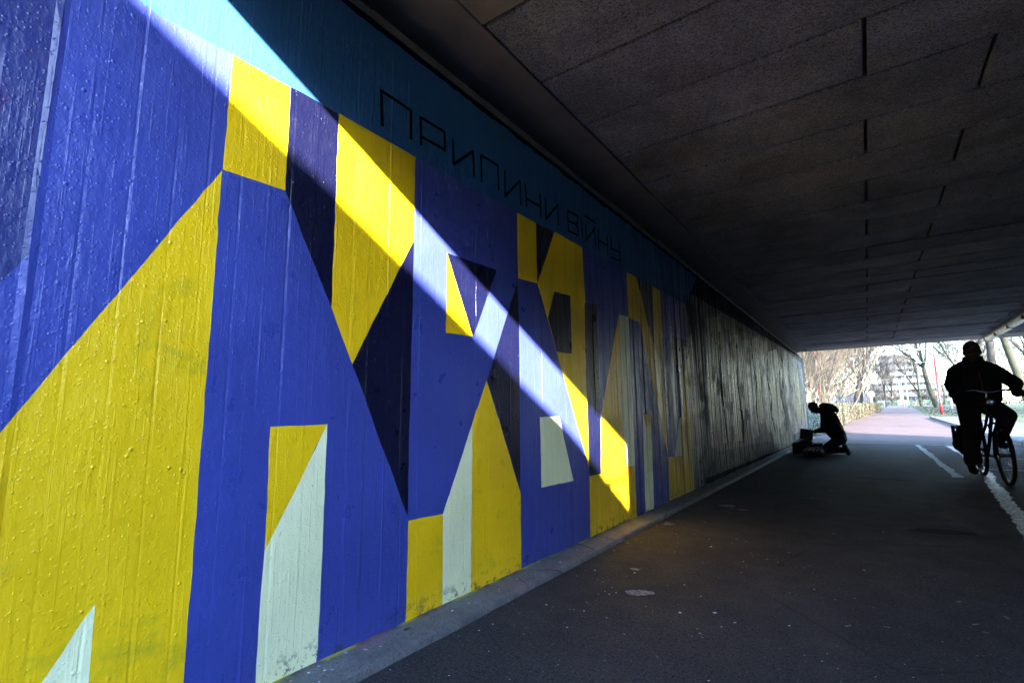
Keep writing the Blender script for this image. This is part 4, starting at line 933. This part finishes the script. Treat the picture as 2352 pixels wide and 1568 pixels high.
# leaf litter and grass tufts on the verges
lit=MB(); rnd=random.Random(41)
for i in range(5200):
    if rnd.random()<.5: y=rnd.uniform(39,100); x=4.9+ (y-39)*.03 + rnd.uniform(.1,4)
    elif rnd.random()<.45: y=rnd.uniform(20,60); x=.15+(y-20)*.06-abs(rnd.gauss(0,.25))
    else: y=rnd.uniform(19,70); x=rnd.uniform(7,15)
    s=rnd.uniform(.02,.06)*(1 if y<45 else 1.6); z=gz(y)-.025; a=rnd.uniform(0,6.28); c,s_=math.cos(a)*s,math.sin(a)*s
    lit.add([(x-c,y-s_,z),(x+s_,y-c,z+s*.5),(x+c,y+s_,z),(x-s_*.2,y+c*.2,z+s*.9)],[(0,1,2,3)],rnd.choices((0,1,2),(4,3,2))[0])
tag(lit.build('leaf_litter',beech),'fallen leaves and grass tufts on the verges of the path',kind='stuff')
# ------------------------------------------------------------------ poles, lamps, signs
m_red_p=simple('red_pole_paint',(.20,.008,.010),.5); m_wht_p=simple('white_pole_paint',(.28,.28,.28),.4); m_galv=simple('galvanised_steel',(.45,.46,.48),.4,.6)
def lamppost(x,y,h,r,lab,redfrom=None,redto=None,arm=.9,grp=None,name='lamp_post'):
    z=gz(y)-.03; t=empty(name,(x,y,z),0,lab,'lamp post',grp)
    m=MB(); segs=[(0,.9,r*1.25),(.9,h,r)]
    if redto: 
        MB().lathe([(r*1.35,0),(r*1.35,1.0),(r*1.05,1.06),(r*1.0,redto)],12).build('red_mast',m_red_p,t,smooth=True); m.lathe([(r*.98,redto),(r*.7,h)],12)
    else: m.lathe([(r*1.35,0),(r*1.35,1.0),(r*1.05,1.06),(r*.7,h)],12)
    m.build('mast',m_wht_p,t,smooth=True)
    if arm:
        a=MB(); a.tube([(0,0,h-.1),(-.08,0,h),(-arm*.5,0,h+.06),(-arm,0,h+.04)],[r*.6,r*.55,.025,.025],8); a.build('arm',m_galv,t,smooth=True)
        l=MB(); l.bbox(-arm-.42,-arm+.02,-.09,.09,h-.02,h+.08,.03); l.build('lantern',m_galv,t)
    return t
lamppost(6.0,47.7,4.75,.058,'leaning lamp post with a red painted mast right of the path',redto=4.35,arm=.55)
lamppost(6.9,58,4.35,.08,'white lamp post close behind the red masted one')
lamppost(6.1,84,4.3,.075,'slim white lamp post with a short arm in the middle of the verge',arm=.5)
lamppost(6.6,105,3.9,.075,'far white lamp post left of the man walking away',arm=.5)
lamppost(6.9,118,4.3,.09,'farthest white lamp post near the couple of walkers',arm=.4)
lamppost(8.9,70,4.6,.08,'white lamp post behind the elbow of the cyclist',arm=.6)
lamppost(6.54,40,9,.11,'thick tall white pole rising behind the shoulder of the cyclist',arm=1.2)
t=empty('marker_pole',(-.55,34,gz(34)-.05),0,'tall slim red pole behind the clipped hedge on the left','pole')
MB().lathe([(.05,0),(.045,5.9)],12).build('mast',m_red_p,t,smooth=True)
m=MB()
for z in (1.0,2.2,3.3): m.lathe([(.054,z),(.054,z+.12)],12)
m.build('clamp',m_wht_p,t)
t=empty('road_sign',(2.08,60,gz(60)),0,'white post with a round sign plate behind the hedge','sign'); MB().lathe([(.04,0),(.04,2.0)],8).build('post',m_wht_p,t)
M=Matrix.Translation((0,-.06,1.65))@Matrix.Rotation(R(90),4,'X'); MB().lathe([(.3,-.01),(.3,.01)],20,M=M).build('sign_plate',m_wht_p,t)
fp=empty('board_fence',(.2,62,gz(62)),0,'blue-grey board fence behind the left thicket','fence'); m_bf=simple('blue_grey_boards',(.05,.06,.085),.7,ns=4,amt=.3)
bd=MB().bbox(-.07,.07,-.012,.012,0,1.75,.004).mesh('fence_board',m_bf)
for i in range(24): inst('fence_board',bd,fp,(-1.9+i*.155,random.uniform(-.01,.01),random.uniform(-.03,.03)))
MB().box(-2,1.8,.02,.06,.4,.5).box(-2,1.8,.02,.06,1.3,1.4).build('rail',m_bf,fp)
wf=empty('white_fence',(1.5,73,gz(73)),0,'bright white stepped board panels at the end of the blue-grey fence','fence')
for i,(x,w_,h_) in enumerate(((-.35,.16,2.0),(-.18,.16,1.95),(0,.17,1.75),(.18,.17,1.72),(.36,.17,1.7),(.54,.16,1.68))):
    MB().bbox(x-w_/2,x+w_/2,-.02,.02,0,h_,.005).build('fence_board',m_wht_p,wf)
# grey bollards and a wire fence beyond the path
bl=None
m_bol=simple('pale_bollard_concrete',(.55,.52,.45),.7)
for i,(x,lab) in enumerate(((4.55,'pale square bollard left of the couple of walkers'),(6.75,'pale square bollard beside the farthest lamp post'),(8.0,'pale square bollard in the middle of the far wire fence'),(9.3,'pale square bollard near the man walking away'))):
    if bl is None:
        bl=empty('bollard',(x,124,gz(124))); MB().bbox(-.16,.16,-.16,.16,0,1.0,.03).build('bollard_body',m_bol,bl); t=bl
    else: t=copy_tree(bl); t.location=(x,124,gz(124))
    tag(t,lab,'bollard','bollards beyond the end of the path')
wfn=empty('wire_fence',(5,128,gz(128)),0,'thin green wire mesh fence across the far lawn','fence'); m=MB(); mg=simple('green_wire',(.1,.25,.15),.5,.3)
for i in range(90): m.tube([(-3+i*.2,0,0),(-3+i*.2,0,1.0)],.008,3)
for z in (.05,.35,.65,1.0): m.tube([(-3,0,z),(15,0,z)],.01,3)
m.build('mesh_panel',mg,wfn)
for i in range(7): MB().tube([(-3+i*3,-.03,0),(-3+i*3,-.03,1.1)],.03,6).build('fence_post',mg,wfn)
# ------------------------------------------------------------------ far walkers
def walker(x,y,lab,coat,trs,lean=0,k=1.0,hair=m_hair,arm_out=False):
    z=gz(y)+.01; t=empty('person',(x,y,z),0,lab,'person'); C=lambda a,b_,c_:(x+a*k,y+b_*k,z+c_*k)
    b=MB(); head(b,C(lean*.55,0,1.60),(lean*.4,1,-.1),(lean*.3,0,1),k*1.05)
    limb(b,[(C(lean*.5,0,1.5),.055*k),(C(lean*.4,0,1.35),.11*k),(C(0,0,.95),.12*k)])
    for s in (-1,1):
        a=C(lean*.35+s*.19,0,1.38); e=C(lean*.35+s*.27,.02,1.12); w_=C(lean*.3+s*.22,.12*s,.93)
        if arm_out and s<0: e=C(-.3,0,1.1); w_=C(-.42,-.05,.9)
        limb(b,[(C(lean*.4,0,1.38),.08*k),(a,.05*k),(e,.04*k),(w_,.028*k)]); hand(b,w_,(0,.3,-1),(0,1,.2),s,.4,k)
        limb(b,[(C(0,0,.95),.1*k),(C(s*.09,0,.9),.08*k),(C(s*.1,.08*s,.5),.055*k),(C(s*.09,-.05*s,.09),.04*k)]); b.ell(C(s*.09,-.05*s+.05,.05),.04*k,.12*k,.04*k,10,6)
    fuse('body',b,.014,m_skin,t,2)
    j=MB(); limb(j,[(C(lean*.42,0,1.42),.12*k),(C(lean*.3,0,1.2),.17*k),(C(0,0,.88),.175*k)])
    for s in (-1,1):
        a=C(lean*.35+s*.19,0,1.38); e=C(lean*.35+s*.27,.02,1.12); w_=C(lean*.3+s*.22,.12*s,.96)
        if arm_out and s<0: e=C(-.3,0,1.1); w_=C(-.42,-.05,.93)
        limb(j,[(C(lean*.4,0,1.36),.12*k),(a,.085*k),(e,.07*k),(w_,.05*k)]); j.ell(C(s*.09,0,1.15),.13*k,.12*k,.22*k)
    fuse('coat',j,.018,coat,t,2)
    q=MB()
    for s in (-1,1): limb(q,[(C(0,0,.93),.13*k),(C(s*.09,0,.88),.1*k),(C(s*.1,.08*s,.5),.08*k),(C(s*.09,-.05*s,.12),.065*k)])
    fuse('trousers',q,.016,trs,t,2)
    hh=MB(); hh.ell(C(lean*.57,-.02,1.64),.088*k,.105*k,.095*k,14,10); fuse('hair',hh,.014,hair,t,1)
    return t
m_whair=simple('white_hair',(.6,.6,.58),.8); m_navyc=simple('dark_navy_coat',(.012,.016,.035),.85)
walker(8.55,112,'man in a dark jacket walking away on the far side path',m_navyc,simple('grey_green_trousers',(.07,.08,.07),.9))
walker(5.45,117,'white haired person in a dark coat bending over beside a dark trolley',m_jacket,m_jacket,lean=.32,hair=m_whair,arm_out=True)
tr=empty('shopping_trolley',(4.75,117,gz(117)),0,'dark blue shopping trolley behind the white haired person','trolley')
m=MB(); M=Matrix.Rotation(R(18),4,'Y'); m.bbox(-.2,.2,-.18,.18,.15,.80,.05,M=M); m.build('trolley_bag',m_navyc,tr)
MB().tube([(.25,0,.80),(.42,0,1.0)],.015,6).build('handle',m_galv,tr); m=MB()
for s in (-1,1):
    M=Matrix.Translation((-.05,s*.2,.08))@Matrix.Rotation(R(90),4,'X'); MB().lathe([(.08,-.015),(.08,.015)],14,M=M).build('wheel',m_rubber,tr)
# ------------------------------------------------------------------ terraced apartment block
m_bal=simple('white_balcony_panel',(.10,.108,.125),.6,ns=.3,amt=.12); m_fac=simple('brown_facade',(.014,.011,.009),.8,ns=.4,amt=.4); m_win=simple('window_glass',(.03,.045,.06),.08)
ap=empty('apartment_building',(12,200,gz(200)),0,'stepped apartment block with long white balconies behind the bare trees','building')
lv=[(2.0,30,3.9),(3.2,26,6.2),(3.6,19.5,8.4),(6.0,17.5,10.6),(6.3,16.0,12.9),(6.1,15.0,15.1),(7.0,14.2,17.4)]
zb=gz(200)
MB().box(-14,22,3,14,0,2.2).build('base_storey',m_fac,ap)
for i,(xa,xb,z) in enumerate(lv):
    dy=i*.9; z0=z-zb-.1
    MB().box(xa-12-.8,xb-12+.8,dy+2.0,16,z0-.75,z0+1.46).build('storey_wall',m_fac,ap)
    MB().box(xa-12-.8,xb-12+.8,dy,16,z0-.92,z0-.76).build('balcony_slab',m_bal,ap)
    x=xa-12-.8
    while x<xb-12+.3:
        l=min(2.9,xb-12+.8-x); MB().bbox(x+.01,x+l-.01,dy-.08,dy-.002,z0-.9,z0+.28,.02).build('balcony_panel',m_bal,ap)
        if l>2:
            wn=MB().bbox(x+.4,x+2.4,dy+1.93,dy+1.998,z0-.5,z0+1.2,.01).build('window_frame',m_wht_p,ap); MB().box(x+.48,x+1.36,dy+1.90,dy+1.929,z0-.42,z0+1.12).build('pane',m_win,wn); MB().box(x+1.44,x+2.32,dy+1.90,dy+1.929,z0-.42,z0+1.12).build('pane',m_win,wn)
        x+=2.9
MB().box(-5.5,3,8.5,16,17.4-zb+1.47,17.4-zb+1.9).build('roof_slab',m_bal,ap)
